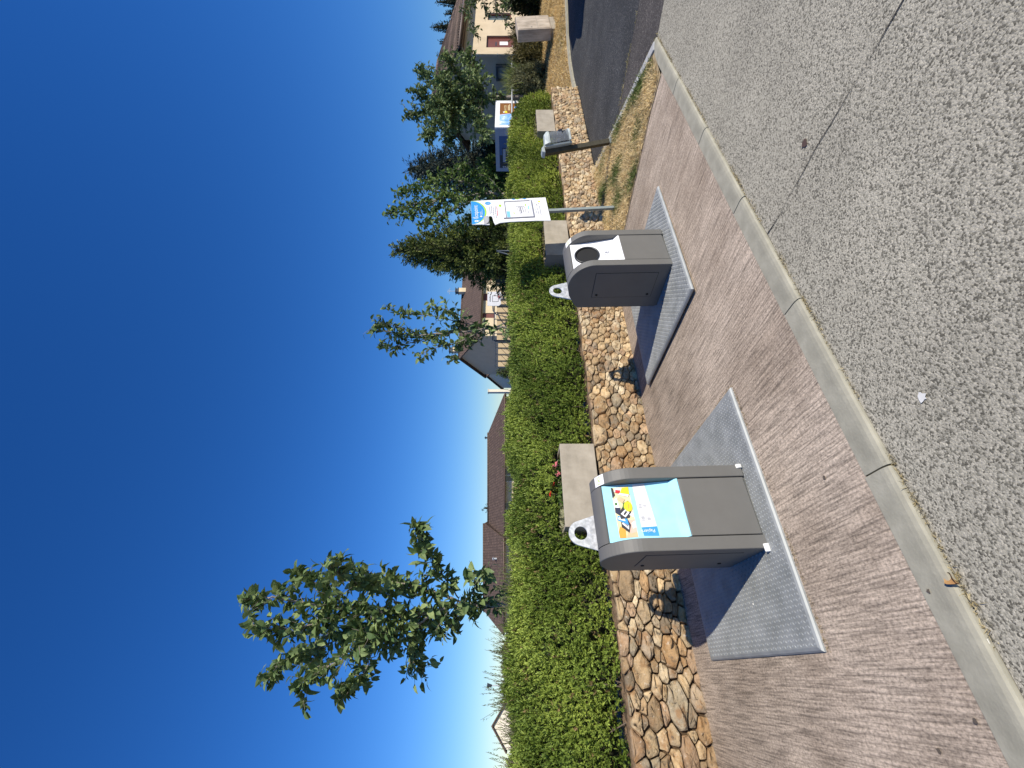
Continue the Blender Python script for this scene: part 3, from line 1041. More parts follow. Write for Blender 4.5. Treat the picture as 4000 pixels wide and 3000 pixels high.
# ================================================================== CONCRETE PLANTERS ON THE WALL
def planter(label, s0, s1, z0):
    p = thing('planter', label, 'planter', ((s0 + s1) / 2, WT + .02, z0), (0, 0, random.uniform(-.01, .01)), 'concrete planters on the stone wall')
    w = (s1 - s0) / 2
    q = bmesh.new()
    h, d, tk = .40, .40, .04
    V, Fc = join(box(-w, w, 0, d, 0, h))
    Fc = [f for f in Fc if f != (4, 5, 6, 7)]
    V += [(-w + tk, tk, h), (w - tk, tk, h), (w - tk, d - tk, h), (-w + tk, d - tk, h), (-w + tk, tk, h - .06), (w - tk, tk, h - .06), (w - tk, d - tk, h - .06), (-w + tk, d - tk, h - .06)]
    for i in range(4):
        j = (i + 1) % 4
        Fc += [(4 + i, 4 + j, 8 + j, 8 + i), (8 + i, 8 + j, 12 + j, 12 + i)]
    Fc.append((12, 13, 14, 15))
    mk('box', bev((V, Fc), .006), M['concrete'], p)
    mk('soil', sheet([(-w + tk, tk), (w - tk, tk), (w - tk, d - tk), (-w + tk, d - tk)], h - .035), M['soil'], p)
    return p
PLS = [(1.27, 2.225), (5.62, 6.54), (9.78, 10.80)]
PLL = ['concrete planter with red geraniums on the wall behind the blue fronted bin', 'concrete planter on the wall between the white fronted bin and the info sign', 'concrete planter on the wall behind the litter bin']
planters = [planter(l, a, b, WH + .012) for l, (a, b) in zip(PLL, PLS)]
def small_plant(name, label, cat_, pos, h, r, n, ca, cb, flowers=()):
    t = thing(name, label, cat_, pos)
    base = np.zeros((n, 3))
    base[:, 0] = rng.normal(size=n) * r * .5
    base[:, 1] = rng.normal(size=n) * r * .3
    base[:, 2] = rng.random(n) * h * .6
    d = rng.normal(size=(n, 3))
    d[:, 2] = np.abs(d[:, 2]) + .5
    V, Fc, T = leaf_mesh(base, d, rng.normal(size=(n, 3)), np.full(n, .05) * (.6 + .8 * rng.random(n)), np.full(n, .028), mixcol(ca, cb, n))
    npmesh('foliage', V, Fc, M['leaf'], t, tint=T)
    for (x, y, z, rr_, mt) in flowers:
        parts = []
        for k in range(16):
            c = Vector((x, y, z)) + Vector((random.gauss(0, 1), random.gauss(0, 1), random.gauss(0, .7))) * rr_ * .5
            parts.append(xf(lathe([(.0, .0), (rr_ * .35, .006), (rr_ * .42, .012)], 6), Matrix.Translation(c) @ Matrix.Rotation(random.uniform(0, 2), 4, (random.random(), random.random(), 0.1))))
        mk('flower_head', join(*parts), M[mt], t)
        mk('flower_stalk', tube([(x * .5, y, 0), (x, y, z)], .0025, 5), M['twig'], t)
    return t
zp = WH + .37
small_plant('geranium', 'small geranium with two red flower heads in the long planter', 'flower', (1.66, WT + .2, zp), .08, .16, 120, (.05, .11, .02), (.14, .2, .05),
            [(.03, 0, .16, .02, 'petal_red'), (.14, .02, .12, .018, 'petal_red')])
small_plant('geranium', 'bushy geranium with pink flower heads at the right of the long planter', 'flower', (1.97, WT + .2, zp), .09, .12, 160, (.04, .09, .02), (.12, .16, .05),
            [(-.06, -.03, .06, .024, 'petal_pink'), (.05, -.05, .08, .03, 'petal_pink'), (.0, .03, .05, .024, 'petal_pink')])
small_plant('succulent', 'pale straggly plant at the left end of the long planter', 'plant', (1.42, WT + .2, zp), .06, .14, 160, (.22, .23, .12), (.36, .34, .2))
small_plant('succulent', 'dry brown plant in the planter behind the info sign', 'plant', (6.08, WT + .2, zp), .05, .25, 200, (.16, .13, .06), (.3, .28, .14))
small_plant('succulent', 'dry yellowish plant in the planter behind the litter bin', 'plant', (10.1, WT + .2, zp), .1, .25, 240, (.3, .26, .12), (.2, .24, .08))

# ================================================================== ROSEMARY HEDGE
def hedge():
    t = thing('rosemary_hedge', 'long bushy green rosemary hedge growing above the stone wall', 'hedge', (5, 5.2, .5))
    org = np.array(t.location)
    prof = np.array([(4.66, .60), (4.56, .82), (4.60, 1.08), (4.70, 1.32), (4.86, 1.49), (5.10, 1.565), (5.45, 1.58), (5.9, 1.52), (6.05, 1.2)])
    arc = np.concatenate([[0], np.cumsum(np.linalg.norm(np.diff(prof, axis=0), axis=1))])
    arc /= arc[-1]
    def top(s):
        return np.interp(s, [-4, 11.0, 11.8, 12.3, 12.65, 12.85], [1.0, 1.0, .97, .84, .6, .2]) + .028 * np.sin(s * 2.3 + 1) + .02 * np.sin(s * 5.1)
    def surf(s, w):
        tt = np.interp(w, arc, prof[:, 0])
        zz = np.interp(w, arc, prof[:, 1])
        zz = .6 + (zz - .6) * top(s)
        lump = .05 * np.sin(s * 4.2 + 3 * w) + .045 * np.sin(s * 7.7 - 9 * w + 1) + .035 * np.sin(s * 12.9 + 17 * w) + .03 * np.sin(s * 21 - 25 * w)
        w2 = np.clip(w + .02, 0, 1)
        dt = np.interp(w2, arc, prof[:, 0]) - tt
        dz = np.interp(w2, arc, prof[:, 1]) - np.interp(w, arc, prof[:, 1])
        nrm = np.stack([np.zeros_like(s), -dz, dt], axis=1)
        nrm = unit(nrm)
        # the hedge end curves away
        tt = tt + np.interp(s, [11.9, 12.85], [0, .4])
        p = np.stack([s, tt, zz], axis=1)
        for a, b in PLS:                         # keep clear of the planters
            inn = (s > a - .04) & (s < b + .04) & (p[:, 2] < WH + .46)
            p[inn, 1] = np.maximum(p[inn, 1], WT + .50)
        return p + nrm * lump[:, None] * .5, nrm
    # dark inner mass, coloured as the shade between the leaves
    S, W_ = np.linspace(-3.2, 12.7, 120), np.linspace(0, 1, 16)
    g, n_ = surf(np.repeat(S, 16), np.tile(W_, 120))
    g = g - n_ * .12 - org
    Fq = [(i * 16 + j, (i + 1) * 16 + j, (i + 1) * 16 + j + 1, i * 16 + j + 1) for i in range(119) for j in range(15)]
    npmesh('shade_core', g, Fq, M['core'], t, smooth=True)
    parts = []
    for s0, s1, den, nn, L0, nl, nw in ((-2.2, 1.0, 2300, 10, .06, .030, .0115), (1.0, 4.5, 1800, 10, .066, .031, .0125), (4.5, 8.0, 1300, 9, .075, .035, .014), (8.0, 12.8, 1000, 8, .09, .042, .017)):
        n = int((s1 - s0) * 2.4 * den)
        s = rng.uniform(s0, s1, n)
        w_ = rng.random(n) ** 1.15 * .86
        p, nr = surf(s, w_)
        sink = rng.random(n) ** 1.5 * .12
        # clumpy gaps where the dark inside shows
        gap = np.sin(s * 9.1 + 7 * w_) * np.sin(s * 5.3 - 13 * w_ + 2) + .5 * np.sin(s * 17 + 31 * w_)
        keep = gap > -1.3
        keep &= ~((w_ < .12) & (rng.random(n) < .55))
        p, nr, sink, s2, w2 = p[keep], nr[keep], sink[keep], s[keep], w_[keep]
        m = len(p)
        ax = nr * .75 + np.array([0, 0, .62]) + rng.normal(size=(m, 3)) * .42
        young = np.clip(.5 + .5 * np.sin(s2 * 3.1 + 2 * np.sin(w2 * 8)) + rng.normal(size=m) * .3, 0, 1)[:, None]
        tint = np.array([.115, .175, .026]) * (1 - young) + np.array([.30, .385, .075]) * young
        warm = np.interp(s2, [4, 9], [0, 1])[:, None] * .6
        tint = tint * (1 - warm) + tint * np.array([1.25, 1.1, .85]) * warm
        br = rng.random(m) < .025
        tint[br] = (.24, .17, .08)
        parts.append(needle_sprigs(p - nr * sink[:, None] - org, ax, L0 * (.6 + .8 * rng.random(m)), nn, nl, nw, tint))
    V, Fc, T = cat(parts)
    o = npmesh('foliage', V, Fc, M['needle'], t, tint=T)
    # taller shoots along the crest
    n = 760
    s = np.concatenate([rng.uniform(-2.3, 12.2, 420), rng.uniform(-2.3, 1.2, 340)])
    w_ = rng.uniform(.5, .72, n)
    p, nr = surf(s, w_)
    ax = np.array([0, 0, 1.0]) + rng.normal(size=(n, 3)) * .2 + np.array([.15, 0, 0])
    ln = .06 + .18 * rng.random(n) ** 2 + np.where(s < 1.0, .10 * rng.random(n), 0)
    V, Fc, T = needle_sprigs(p - org - nr * .03, ax, ln, 22, .024, .007, mixcol((.10, .15, .035), (.2, .25, .09), n))
    npmesh('shoots', V, Fc, M['needle'], t, tint=T)
    sv = [tube([p[i] - org, p[i] - org + unit(ax[i]) * ln[i]], [.0025, .001], 4, False) for i in range(n)]
    mk('shoot_stems', join(*sv), M['twig'], t)['kind'] = 'stuff'
    # woody stems at the foot
    sv = []
    for k in range(90):
        s_ = random.uniform(-1.5, 11.8)
        if any(a - .1 < s_ < b + .1 for a, b in PLS):
            continue
        a = Vector((s_, WT + random.uniform(.22, .34), .60))
        b_ = a + Vector((random.uniform(-.18, .18), random.uniform(-.12, .05), random.uniform(.14, .34)))
        sv.append(tube([a - t.location, (a + b_) / 2 + Vector((random.uniform(-.03, .03), 0, .02)) - t.location, b_ - t.location], [.007, .005, .003], 5, False))
    mk('woody_stems', join(*sv), M['twig'], t)['kind'] = 'stuff'
hedge()

# ================================================================== BROADLEAF TREES
def leafy_tree(name, label, stems, leaf_len, ca, cb, seed, twig_len=(.12, .34), step=.055, per=5, foot=None, dens=1.0, wid=.46, gaps=.2, group='young trees behind the hedge', twig_r=.0035, catg='tree', start=.14):
    r = np.random.default_rng(seed)
    base = stems[0][0][0]
    base = Vector(base)
    t = thing(name, label, catg, tuple(base), group=group)
    org = np.array(base)
    tv, B, D, U = [], [], [], []
    for si, (pl, r0, r1) in enumerate(stems):
        pl = np.array([tuple(p) for p in pl], dtype=float)
        # smooth the polyline
        k = np.linspace(0, 1, len(pl))
        kk = np.linspace(0, 1, max(8, 5 * len(pl)))
        sm = np.stack([np.interp(kk, k, pl[:, a]) for a in range(3)], axis=1)
        for _ in range(2):
            sm[1:-1] = (sm[:-2] + 2 * sm[1:-1] + sm[2:]) / 4
        sm[1:-1] += r.normal(size=sm[1:-1].shape) * r0 * .25
        tv.append(tube([Vector(p - org) for p in sm], list(np.linspace(r0, r1, len(sm))), 7))
        seg = np.linalg.norm(np.diff(sm, axis=0), axis=1)
        cum = np.concatenate([[0], np.cumsum(seg)])
        total = cum[-1]
        st = start if si == 0 else .12
        d = st * total
        while d < total:
            d += step * r.uniform(.5, 1.5) / dens
            f = min(d / total, 1)
            if r.random() < gaps:
                continue
            p = np.array([np.interp(f * total, cum, sm[:, a]) for a in range(3)])
            i = min(np.searchsorted(cum, f * total), len(sm) - 1)
            tg = unit(sm[i] - sm[max(i - 1, 0)] + 1e-6)
            dirn = unit(r.normal(size=3))
            dirn = unit(dirn - tg * dirn.dot(tg) + tg * r.uniform(.3, 1.0) + np.array([0, 0, .25]))
            L = r.uniform(*twig_len) * (1.0 - .35 * f)
            q = p + dirn * L + np.array([0, 0, -.15 * L])
            tv.append(tube([Vector(p - org), Vector((p + q) / 2 - org + r.normal(size=3) * .015), Vector(q - org)], [twig_r * 1.4, twig_r, twig_r * .6], 4, False))
            m = max(2, int(per * r.uniform(.6, 1.4)))
            for j in range(m):
                g = (j + .6) / m
                pt = p + (q - p) * g
                ld = unit(dirn * .6 + r.normal(size=3) * .75 + np.array([0, 0, -.25]))
                B.append(pt - org)
                D.append(ld)
                U.append(unit(np.array([0, 0, 1.0]) + r.normal(size=3) * .55))
    B, D, U = np.array(B), np.array(D), np.array(U)
    n = len(B)
    L = leaf_len * r.uniform(.6, 1.15, n)
    V, Fc, T = leaf_mesh(B, D, U, L, L * wid, mixcol(ca, cb, n, r, 1.3))
    mk('trunk', join(*tv), M['bark'], t, smooth=True)
    npmesh('crown', V, Fc, M['leaf'], t, tint=T)
    return t

G1, G2 = (.08, .14, .05), (.29, .365, .14)
def stem(pxs, Y, r0, r1, dy=0.0):
    n = len(pxs)
    return ([at(u, v, Y + dy * i / max(1, n - 1)) for i, (u, v) in enumerate(pxs)], r0, r1)
Y1 = 5.8
T1 = [stem([(630, 2240), (630, 2010), (640, 1900), (645, 1822), (599, 1617), (615, 1361), (650, 1156), (668, 1054), (660, 965)], Y1, .035, .007),
      stem([(648, 1800), (691, 1694), (722, 1566), (745, 1450), (770, 1390)], Y1, .016, .004, .5),
      stem([(665, 1790), (732, 1745), (804, 1694), (870, 1660), (937, 1633)], Y1, .010, .003, -.3),
      stem([(620, 1720), (579, 1660), (497, 1515), (425, 1335), (358, 1207), (300, 1160)], Y1, .017, .003, -.5),
      stem([(605, 1592), (538, 1387), (461, 1233), (435, 1130), (358, 1060)], Y1, .014, .003, .5),
      stem([(606, 1412), (558, 1207), (538, 1105), (560, 985)], Y1, .012, .003, -.35),
      stem([(615, 1361), (690, 1290), (735, 1200), (760, 1165)], Y1, .011, .003, .3),
      stem([(640, 1830), (570, 1760), (520, 1650), (430, 1600), (390, 1650)], Y1, .009, .002, .5),
      stem([(640, 1850), (700, 1850), (770, 1880)], Y1, .008, .002, -.2),
      stem([(600, 1600), (690, 1500), (740, 1340), (790, 1290)], Y1, .010, .003, -.6),
      stem([(600, 1650), (530, 1560), (520, 1440), (470, 1380)], Y1, .009, .002, -.7),
      stem([(470, 1440), (400, 1440), (320, 1390), (300, 1330)], Y1, .007, .002, .2)]
leafy_tree('young_tree', 'tall young tree with a light trunk and sparse crown at the far left', T1, .15, G1, G2, 3, per=7, step=.028, gaps=.2, twig_len=(.10, .46), wid=.56)
Y2 = 8.73
T2 = [stem([(1722, 2150), (1722, 2010), (1718, 1930), (1700, 1780), (1690, 1640), (1700, 1540), (1715, 1455)], Y2, .034, .006),
      stem([(1718, 1930), (1740, 1800), (1765, 1700), (1775, 1600), (1790, 1520)], Y2, .014, .003, .5),
      stem([(1712, 1890), (1660, 1790), (1640, 1690), (1610, 1630)], Y2, .013, .003, -.4),
      stem([(1700, 1750), (1660, 1600), (1640, 1520), (1650, 1490)], Y2, .010, .003, .3),
      stem([(1740, 1850), (1790, 1750), (1805, 1690)], Y2, .009, .003, -.3),
      stem([(1710, 1930), (1680, 1880), (1650, 1790), (1600, 1770)], Y2, .008, .003, .2),
      stem([(1690, 1640), (1730, 1540), (1740, 1480)], Y2, .008, .003, -.3)]
leafy_tree('young_tree', 'slim sparse young tree in front of the brown roofed house with a gable', T2, .15, G1, G2, 4, per=5, step=.042, gaps=.2, twig_len=(.10, .42), wid=.52)
Y3 = 11.46
T3 = [stem([(2240, 2120), (2240, 2010), (2245, 1900), (2230, 1750), (2205, 1620), (2170, 1525)], Y3, .042, .008),
      stem([(2243, 1930), (2290, 1830), (2300, 1720), (2290, 1640)], Y3, .018, .004, .6),
      stem([(2243, 1900), (2190, 1790), (2140, 1700), (2120, 1640)], Y3, .018, .004, -.6),
      stem([(2235, 1800), (2260, 1680), (2260, 1580), (2240, 1560)], Y3, .014, .004, .5),
      stem([(2225, 1720), (2180, 1640), (2150, 1570)], Y3, .012, .004, -.3),
      stem([(2245, 1960), (2200, 1890), (2150, 1850), (2120, 1800)], Y3, .012, .004, .3),
      stem([(2245, 1960), (2300, 1920), (2330, 1850), (2340, 1780)], Y3, .012, .004, -.3),
      stem([(2240, 1850), (2210, 1740), (2180, 1690)], Y3, .010, .004, .7)]
leafy_tree('young_tree', 'leafy young tree standing behind the info sign', T3, .135, (.06, .12, .03), (.22, .30, .08), 5, per=9, step=.04, gaps=.08, twig_len=(.18, .6), wid=.55)
Y4 = 14.9
T4 = [stem([(2622, 2150), (2622, 2000), (2615, 1890), (2600, 1800), (2590, 1700), (2560, 1640), (2560, 1600)], Y4, .085, .012),
      stem([(2618, 1900), (2680, 1820), (2740, 1760), (2780, 1745)], Y4, .03, .006, -.6),
      stem([(2615, 1880), (2560, 1800), (2500, 1760), (2450, 1760)], Y4, .03, .006, .6),
      stem([(2600, 1820), (2650, 1740), (2690, 1680), (2720, 1650)], Y4, .03, .006, .9),
      stem([(2600, 1780), (2540, 1720), (2490, 1690), (2470, 1660)], Y4, .025, .006, -.8),
      stem([(2612, 1890), (2560, 1860), (2510, 1870), (2470, 1900)], Y4, .02, .005, -.5),
      stem([(2618, 1900), (2680, 1870), (2730, 1850), (2790, 1820)], Y4, .02, .005, .5),
      stem([(2590, 1720), (2620, 1660), (2640, 1630)], Y4, .02, .005, -.4),
      stem([(2600, 1840), (2600, 1760), (2590, 1700)], Y4, .02, .005, -1.0),
      stem([(2600, 1830), (2560, 1780), (2520, 1740)], Y4, .02, .005, -.9),
      stem([(2600, 1820), (2640, 1760), (2680, 1730)], Y4, .02, .005, -.9),
      stem([(2610, 1880), (2570, 1850), (2540, 1800)], Y4, .02, .005, .9),
      stem([(2610, 1880), (2640, 1840), (2700, 1800)], Y4, .02, .005, .9)]
leafy_tree('young_tree', 'dense round crowned tree in front of the right hand cream house', T4, .15, (.085, .145, .05), (.27, .34, .14), 6, per=14, step=.028, gaps=.03, twig_len=(.25, .85), wid=.55, twig_r=.005, start=.3)
# leafy branches reaching in from the right, in front of the cream house
Y5 = 15.5
T5 = [stem([(3110, 2120), (3100, 2000), (3070, 1900), (3010, 1850)], Y5, .07, .015),
      stem([(3080, 1920), (3010, 1860), (2950, 1830), (2890, 1845), (2868, 1862)], Y5, .025, .005, -.3),
      stem([(3090, 1960), (3010, 1930), (2950, 1950), (2900, 1990)], Y5, .025, .005, .3),
      stem([(3090, 1960), (3010, 1960), (2960, 1985)], Y5, .025, .005, -.4),
      stem([(3060, 1890), (3000, 1830), (2960, 1815)], Y5, .02, .005, .4),
      stem([(3090, 1950), (3020, 1900), (2975, 1890), (2950, 1900)], Y5, .02, .005, .3)]
leafy_tree('leafy_tree', 'branches of a leafy tree hanging in from the right over the concrete cabinet', T5, .15, (.07, .115, .04), (.22, .27, .10), 8, per=6, step=.05, gaps=.1, twig_len=(.2, .5), twig_r=.005, group=None, start=.35)

# ================================================================== CONIFERS, SHRUBS
def conifer(name, label, u, vtop, Y, radius, n, ca, cb, seed, shape='cone', base=.5, group=None, spr=.3, wid=.05, lump=.18):
    r = np.random.default_rng(seed)
    top = at(u, vtop, Y)
    loc = Vector((top.x, top.y, base))
    H = top.z - base
    t = thing(name, label, 'tree', tuple(loc), group=group)
    mk('trunk', tube([(0, 0, 0), (.02, 0, H * .5), (0, 0, H * .95)], [radius * .12 + .02, radius * .07 + .01, .01], 8), M['bark'], t)
    f = 1 - np.sqrt(r.random(n)) if shape != 'column' else r.random(n)
    f = np.clip(f, 0, .995)
    th = r.random(n) * 2 * pi
    if shape == 'cone':
        R = radius * (1 - f) ** .8 * (1 + lump * np.sin(5 * th + 9 * f) + lump * np.sin(11 * th - 23 * f + 1) * .7 + .12 * np.sin(37 * f + 3 * th))
    elif shape == 'tiers':
        R = radius * (1 - f) ** .9 * (.62 + .5 * np.abs(np.sin(f * 22 + np.sin(3 * th) * .8)))
    else:
        R = radius * np.minimum(1, ((1 - f) * 2.2) ** .8) * (1 + .2 * np.sin(7 * th + 20 * f))
    R = R * (1 - .35 * r.random(n) ** 2)
    p = np.stack([R * np.cos(th), R * np.sin(th), f * H], axis=1)
    out = np.stack([np.cos(th), np.sin(th), np.full(n, .55 if shape != 'tiers' else .05)], axis=1)
    ax = out + r.normal(size=(n, 3)) * .35
    tint = mixcol(ca, cb, n, r, 1.4)
    V, Fc, T = needle_sprigs(p, ax, spr * (.5 + r.random(n)), 7, spr * .55, wid, tint, r)
    npmesh('crown', V, Fc, M['needle'], t, tint=T)
    k = 20
    cv = lathe([(radius * (.72 if shape == 'tiers' else .9) * (1 - q) ** .85 * .85, q * H) for q in np.linspace(0, .97, 10)], k)
    mk('shade_core', cv, M['core'], t)
    return t
conifer('thuja_tree', 'large cone shaped green conifer left of the info sign', 2022, 1530, 20.0, 1.75, 7000, (.04, .065, .016), (.21, .25, .06), 21, spr=.24, wid=.055, lump=.26)
conifer('spruce_tree', 'dark blue green spruce between the two leafy trees on the right', 2338, 1578, 23.0, 2.2, 4200, (.022, .04, .038), (.075, .105, .095), 22, 'tiers', spr=.34, wid=.05)
for i, (u, v, r_) in enumerate(((2837, 1708, .6), (2894, 1680, 1.0), (2946, 1733, .9), (2992, 1700, .9))):
    conifer('cypress_tree', ['smallest dark cypress tip behind the ridge of the cream house', 'tallest dark cypress behind the cream house roof', 'middle sized dark cypress behind the cream house roof', 'dark cypress at the right end of the cream house roof'][i],
            u, v, 42 + i, r_ * 1.3, 4200, (.018, .03, .018), (.05, .07, .035), 30 + i, 'cone', group='cypresses behind the cream house', spr=.19, wid=.06, lump=.08)
conifer('young_conifer', 'small dark conifer top showing over the long brown roof', 1015, 1884, 62, 1.3, 500, (.02, .035, .015), (.04, .06, .03), 41, spr=.4, wid=.1)
conifer('small_cypress', 'small bright green conifer beside the sports court fence', 1545, 1935, 36, .75, 700, (.05, .08, .02), (.13, .18, .05), 42, spr=.2, wid=.05)

def shrub(name, label, u, v0, v1, wpx, Y, n, ca, cb, seed, leafy=False, L=.10, cat_='shrub', group=None):
    r = np.random.default_rng(seed)
    a, b = at(u, v0, Y), at(u, v1, Y)
    h, rad = (a.z - b.z), wpx / FPX * Y / 2
    t = thing(name, label, cat_, tuple(b), group=group)
    d = unit(r.normal(size=(n, 3)))
    d[:, 2] = np.abs(d[:, 2])
    lump = 1 + .14 * np.sin(5 * d[:, 0] + 3) * np.sin(6 * d[:, 1] + 1) + .1 * np.sin(13 * d[:, 0] + 9 * d[:, 2])
    rr_ = (lump * (.72 + .28 * r.random(n)))[:, None]
    p = d * rr_ * np.array([rad, rad * .8, h * .95])
    ax = d + np.array([0, 0, .5]) + r.normal(size=(n, 3)) * .5
    tint = mixcol(ca, cb, n, r)
    if leafy:
        V, Fc, T = leaf_mesh(p, ax, r.normal(size=(n, 3)) + np.array([0, 0, 1]), L * r.uniform(.6, 1.2, n), L * .5 * r.uniform(.6, 1.2, n), tint)
        npmesh('foliage', V, Fc, M['leaf'], t, tint=T)
    else:
        V, Fc, T = needle_sprigs(p, ax, L * (.5 + r.random(n)), 7, L * .5, L * .14, tint, r)
        npmesh('foliage', V, Fc, M['needle'], t, tint=T)
    mk('shade_core', xf(lathe([(.78 * cos(q), .78 * sin(q)) for q in np.linspace(0, pi / 2 - .01, 7)], 14), Matrix.Diagonal((rad, rad * .8, h * .95, 1))), M['core'], t)
    return t
shrub('shrub', 'grey green rounded shrub at the foot of the cream house', 2690, 2002, 2128, 120, 14.6, 1500, (.10, .11, .05), (.24, .24, .13), 51, L=.15)
shrub('shrub', 'olive brown shrub below the brown door', 2790, 2000, 2122, 130, 15.4, 1500, (.07, .065, .02), (.2, .17, .06), 52, L=.16)
shrub('shrub', 'dark olive shrub just left of the concrete cabinet', 2868, 2004, 2118, 100, 15.8, 1200, (.05, .05, .018), (.16, .14, .05), 53, L=.16)
shrub('shrub', 'very dark evergreen shrub at the right edge behind the cabinet', 3010, 1950, 2124, 150, 16.2, 2200, (.014, .025, .008), (.04, .055, .02), 54, leafy=True, L=.14)
shrub('shrub', 'bright green leafy shrub below the dark spruce', 2330, 1850, 2010, 150, 17.5, 1700, (.05, .10, .02), (.16, .24, .06), 55, leafy=True, L=.16)
shrub('shrub', 'dark leafy shrub beside the display kiosk', 2420, 1900, 2010, 110, 21.0, 900, (.02, .035, .012), (.06, .085, .03), 56, leafy=True, L=.18)
# feathery ornamental grass in front of the shaded gable
g = thing('ornamental_grass', 'tuft of feathery yellow green grass below the gable window', 'grass', tuple(at(2690, 2060, 15.2)))
n = 700
b0 = np.stack([rng.normal(size=n) * .38, rng.normal(size=n) * .15, np.zeros(n)], axis=1)
dd = np.stack([rng.normal(size=n) * .28, rng.normal(size=n) * .2, np.ones(n)], axis=1)
V, Fc, T = blades(b0, dd, rng.uniform(.6, 1.15, n), np.full(n, .028), mixcol((.12, .17, .04), (.3, .32, .12), n))
npmesh('foliage', V, Fc, M['blade'], g, tint=T)
# clipped dark hedge far behind
ch = thing('clipped_hedge', 'dark clipped hedge in the distance below the large conifer', 'hedge', tuple(at(2120, 2058, 19)), (0, 0, -.62))
n = 2600
p = np.stack([rng.uniform(-2.5, 2.5, n), -.4 + .1 * rng.random(n), rng.uniform(0, 1.42, n)], axis=1)
tp = rng.random(n) < .3
p[tp, 2] = 1.42
p[tp, 1] = rng.uniform(-.4, .4, tp.sum())
V, Fc, T = needle_sprigs(p, np.array([0, -.6, .5]) + rng.normal(size=(n, 3)) * .5, np.full(n, .14), 6, .10, .03, mixcol((.02, .04, .012), (.08, .12, .03), n))
npmesh('foliage', V, Fc, M['needle'], ch, tint=T)
mk('shade_core', box(-2.5, 2.5, -.36, .4, 0, 1.38), M['core'], ch)

# ================================================================== DRY GRASS (uncountable)
def in_poly(x, y, poly):
    c = np.zeros(len(x), bool)
    for i in range(len(poly)):
        (x0, y0), (x1, y1) = poly[i], poly[i - 1]
        c ^= ((y0 > y) != (y1 > y)) & (x < (x1 - x0) * (y - y0) / (y1 - y0 + 1e-12) + x0)
    return c
DARK_STRIP = [(6.95, 3.37), (6.63, 3.53), (6.2, 3.80), (5.83, 4.08), (5.4, 4.36)]
struct('verge_dark_strip', ([(x - .02 + .012 * sin(9 * x), y - .022, .009) for x, y in DARK_STRIP] + [(x + .02, y + .024 + .01 * sin(14 * x), .009) for x, y in DARK_STRIP], [(i, i + 1, i + 6, i + 5) for i in range(4)]), M['joint'])  # flat dark strip lying across the verge, kept clear of grass
VERGE = [(5.37, 1.86), (5.80, 1.84), (8.12, 4.43), (5.17, 4.43), (5.31, 3.0), (5.37, 2.2)]
n = 52000
x, y = rng.uniform(5.1, 8.2, n), rng.uniform(1.8, 4.45, n)
k = in_poly(x, y, VERGE) & (np.abs(y - np.interp(-x, [-q[0] for q in DARK_STRIP], [q[1] for q in DARK_STRIP])) + .008 * rng.normal(size=n) > .03)
x, y = x[k], y[k]
n = len(x)
gr = np.sin(x * 3.7 + 1) * np.sin(y * 4.9) + .6 * np.sin(x * 9 - y * 7) + rng.normal(size=n) * .45
green = np.clip((gr - .25) * 1.3, 0, 1)[:, None]
tint = mixcol((.55, .42, .2), (.88, .72, .42), n) * (1 - green) + mixcol((.06, .10, .02), (.16, .21, .06), n) * green
d = np.stack([rng.normal(size=n) * .9, rng.normal(size=n) * .9, rng.uniform(.25, 1.0, n)], axis=1)
V, Fc, T = blades(np.stack([x, y, np.full(n, .004)], axis=1), d, rng.uniform(.035, .10, n) * (1 + .35 * green[:, 0]), np.full(n, .007), tint)
tag(npmesh('dry_grass', V, Fc, M['blade'], tint=T), 'short scorched yellow grass on the triangular verge', 'grass', kind='stuff')
n = 42000
x = rng.uniform(11.8, 21, n)
f = rng.random(n) ** .9 * 1.15 + .03
y = bank_edge(x) + 2.4 * f
z = bank_z(f) + .03 * np.sin(x * 3.1 + f * 5) + .015 * np.sin(x * 9 - f * 11) - .01
green = np.clip(np.sin(x * 2.1) * np.sin(f * 9) + rng.normal(size=n) * .4 - .5, 0, 1)[:, None] * .6
tint = mixcol((.52, .38, .16), (.85, .66, .34), n) * (1 - green) + np.array([.14, .18, .05]) * green
d = np.stack([rng.normal(size=n) * .8, rng.normal(size=n) * .8 - .2, rng.uniform(.3, 1.0, n)], axis=1)
V, Fc, T = blades(np.stack([x, y, z], axis=1), d, rng.uniform(.06, .16, n), np.full(n, .013), tint)
tag(npmesh('bank_grass', V, Fc, M['blade'], tint=T), 'dry yellow grass on the bank beyond the end of the stone wall', 'grass', kind='stuff')
# weeds and straw in the joints
def weed_line(label, path, n, spread, lmax, ca, cb, z=-.02):
    path = np.array(path, float)
    cum = np.concatenate([[0], np.cumsum(np.linalg.norm(np.diff(path, axis=0), axis=1))])
    q = rng.random(n) * cum[-1]
    clump = np.sin(q * 5) + np.sin(q * 13.7 + 1) + rng.normal(size=n) * .6
    q = q[clump > .1]
    m = len(q)
    b = np.stack([np.interp(q, cum, path[:, 0]), np.interp(q, cum, path[:, 1]), np.full(m, z)], axis=1)
    b[:, :2] += rng.normal(size=(m, 2)) * spread
    d = np.stack([rng.normal(size=m), rng.normal(size=m), rng.uniform(.1, .6, m)], axis=1)
    V, Fc, T = blades(b, d, rng.uniform(.25, 1, m) * lmax, np.full(m, .0035), mixcol(ca, cb, m))
    tag(npmesh('joint_weeds', V, Fc, M['blade'], tint=T), label, 'weeds', kind='stuff')
weed_line('dry straw and weeds in the joint between kerb and road', [(-1.2, 1.668), (5.85, 1.668)], 2600, .009, .035, (.24, .19, .09), (.5, .42, .24), -.022)
weed_line('dry weeds growing along the driveway joint', [(7.1, -.5), (7.1, 2.95)], 900, .02, .07, (.25, .22, .08), (.5, .42, .2), -.03)
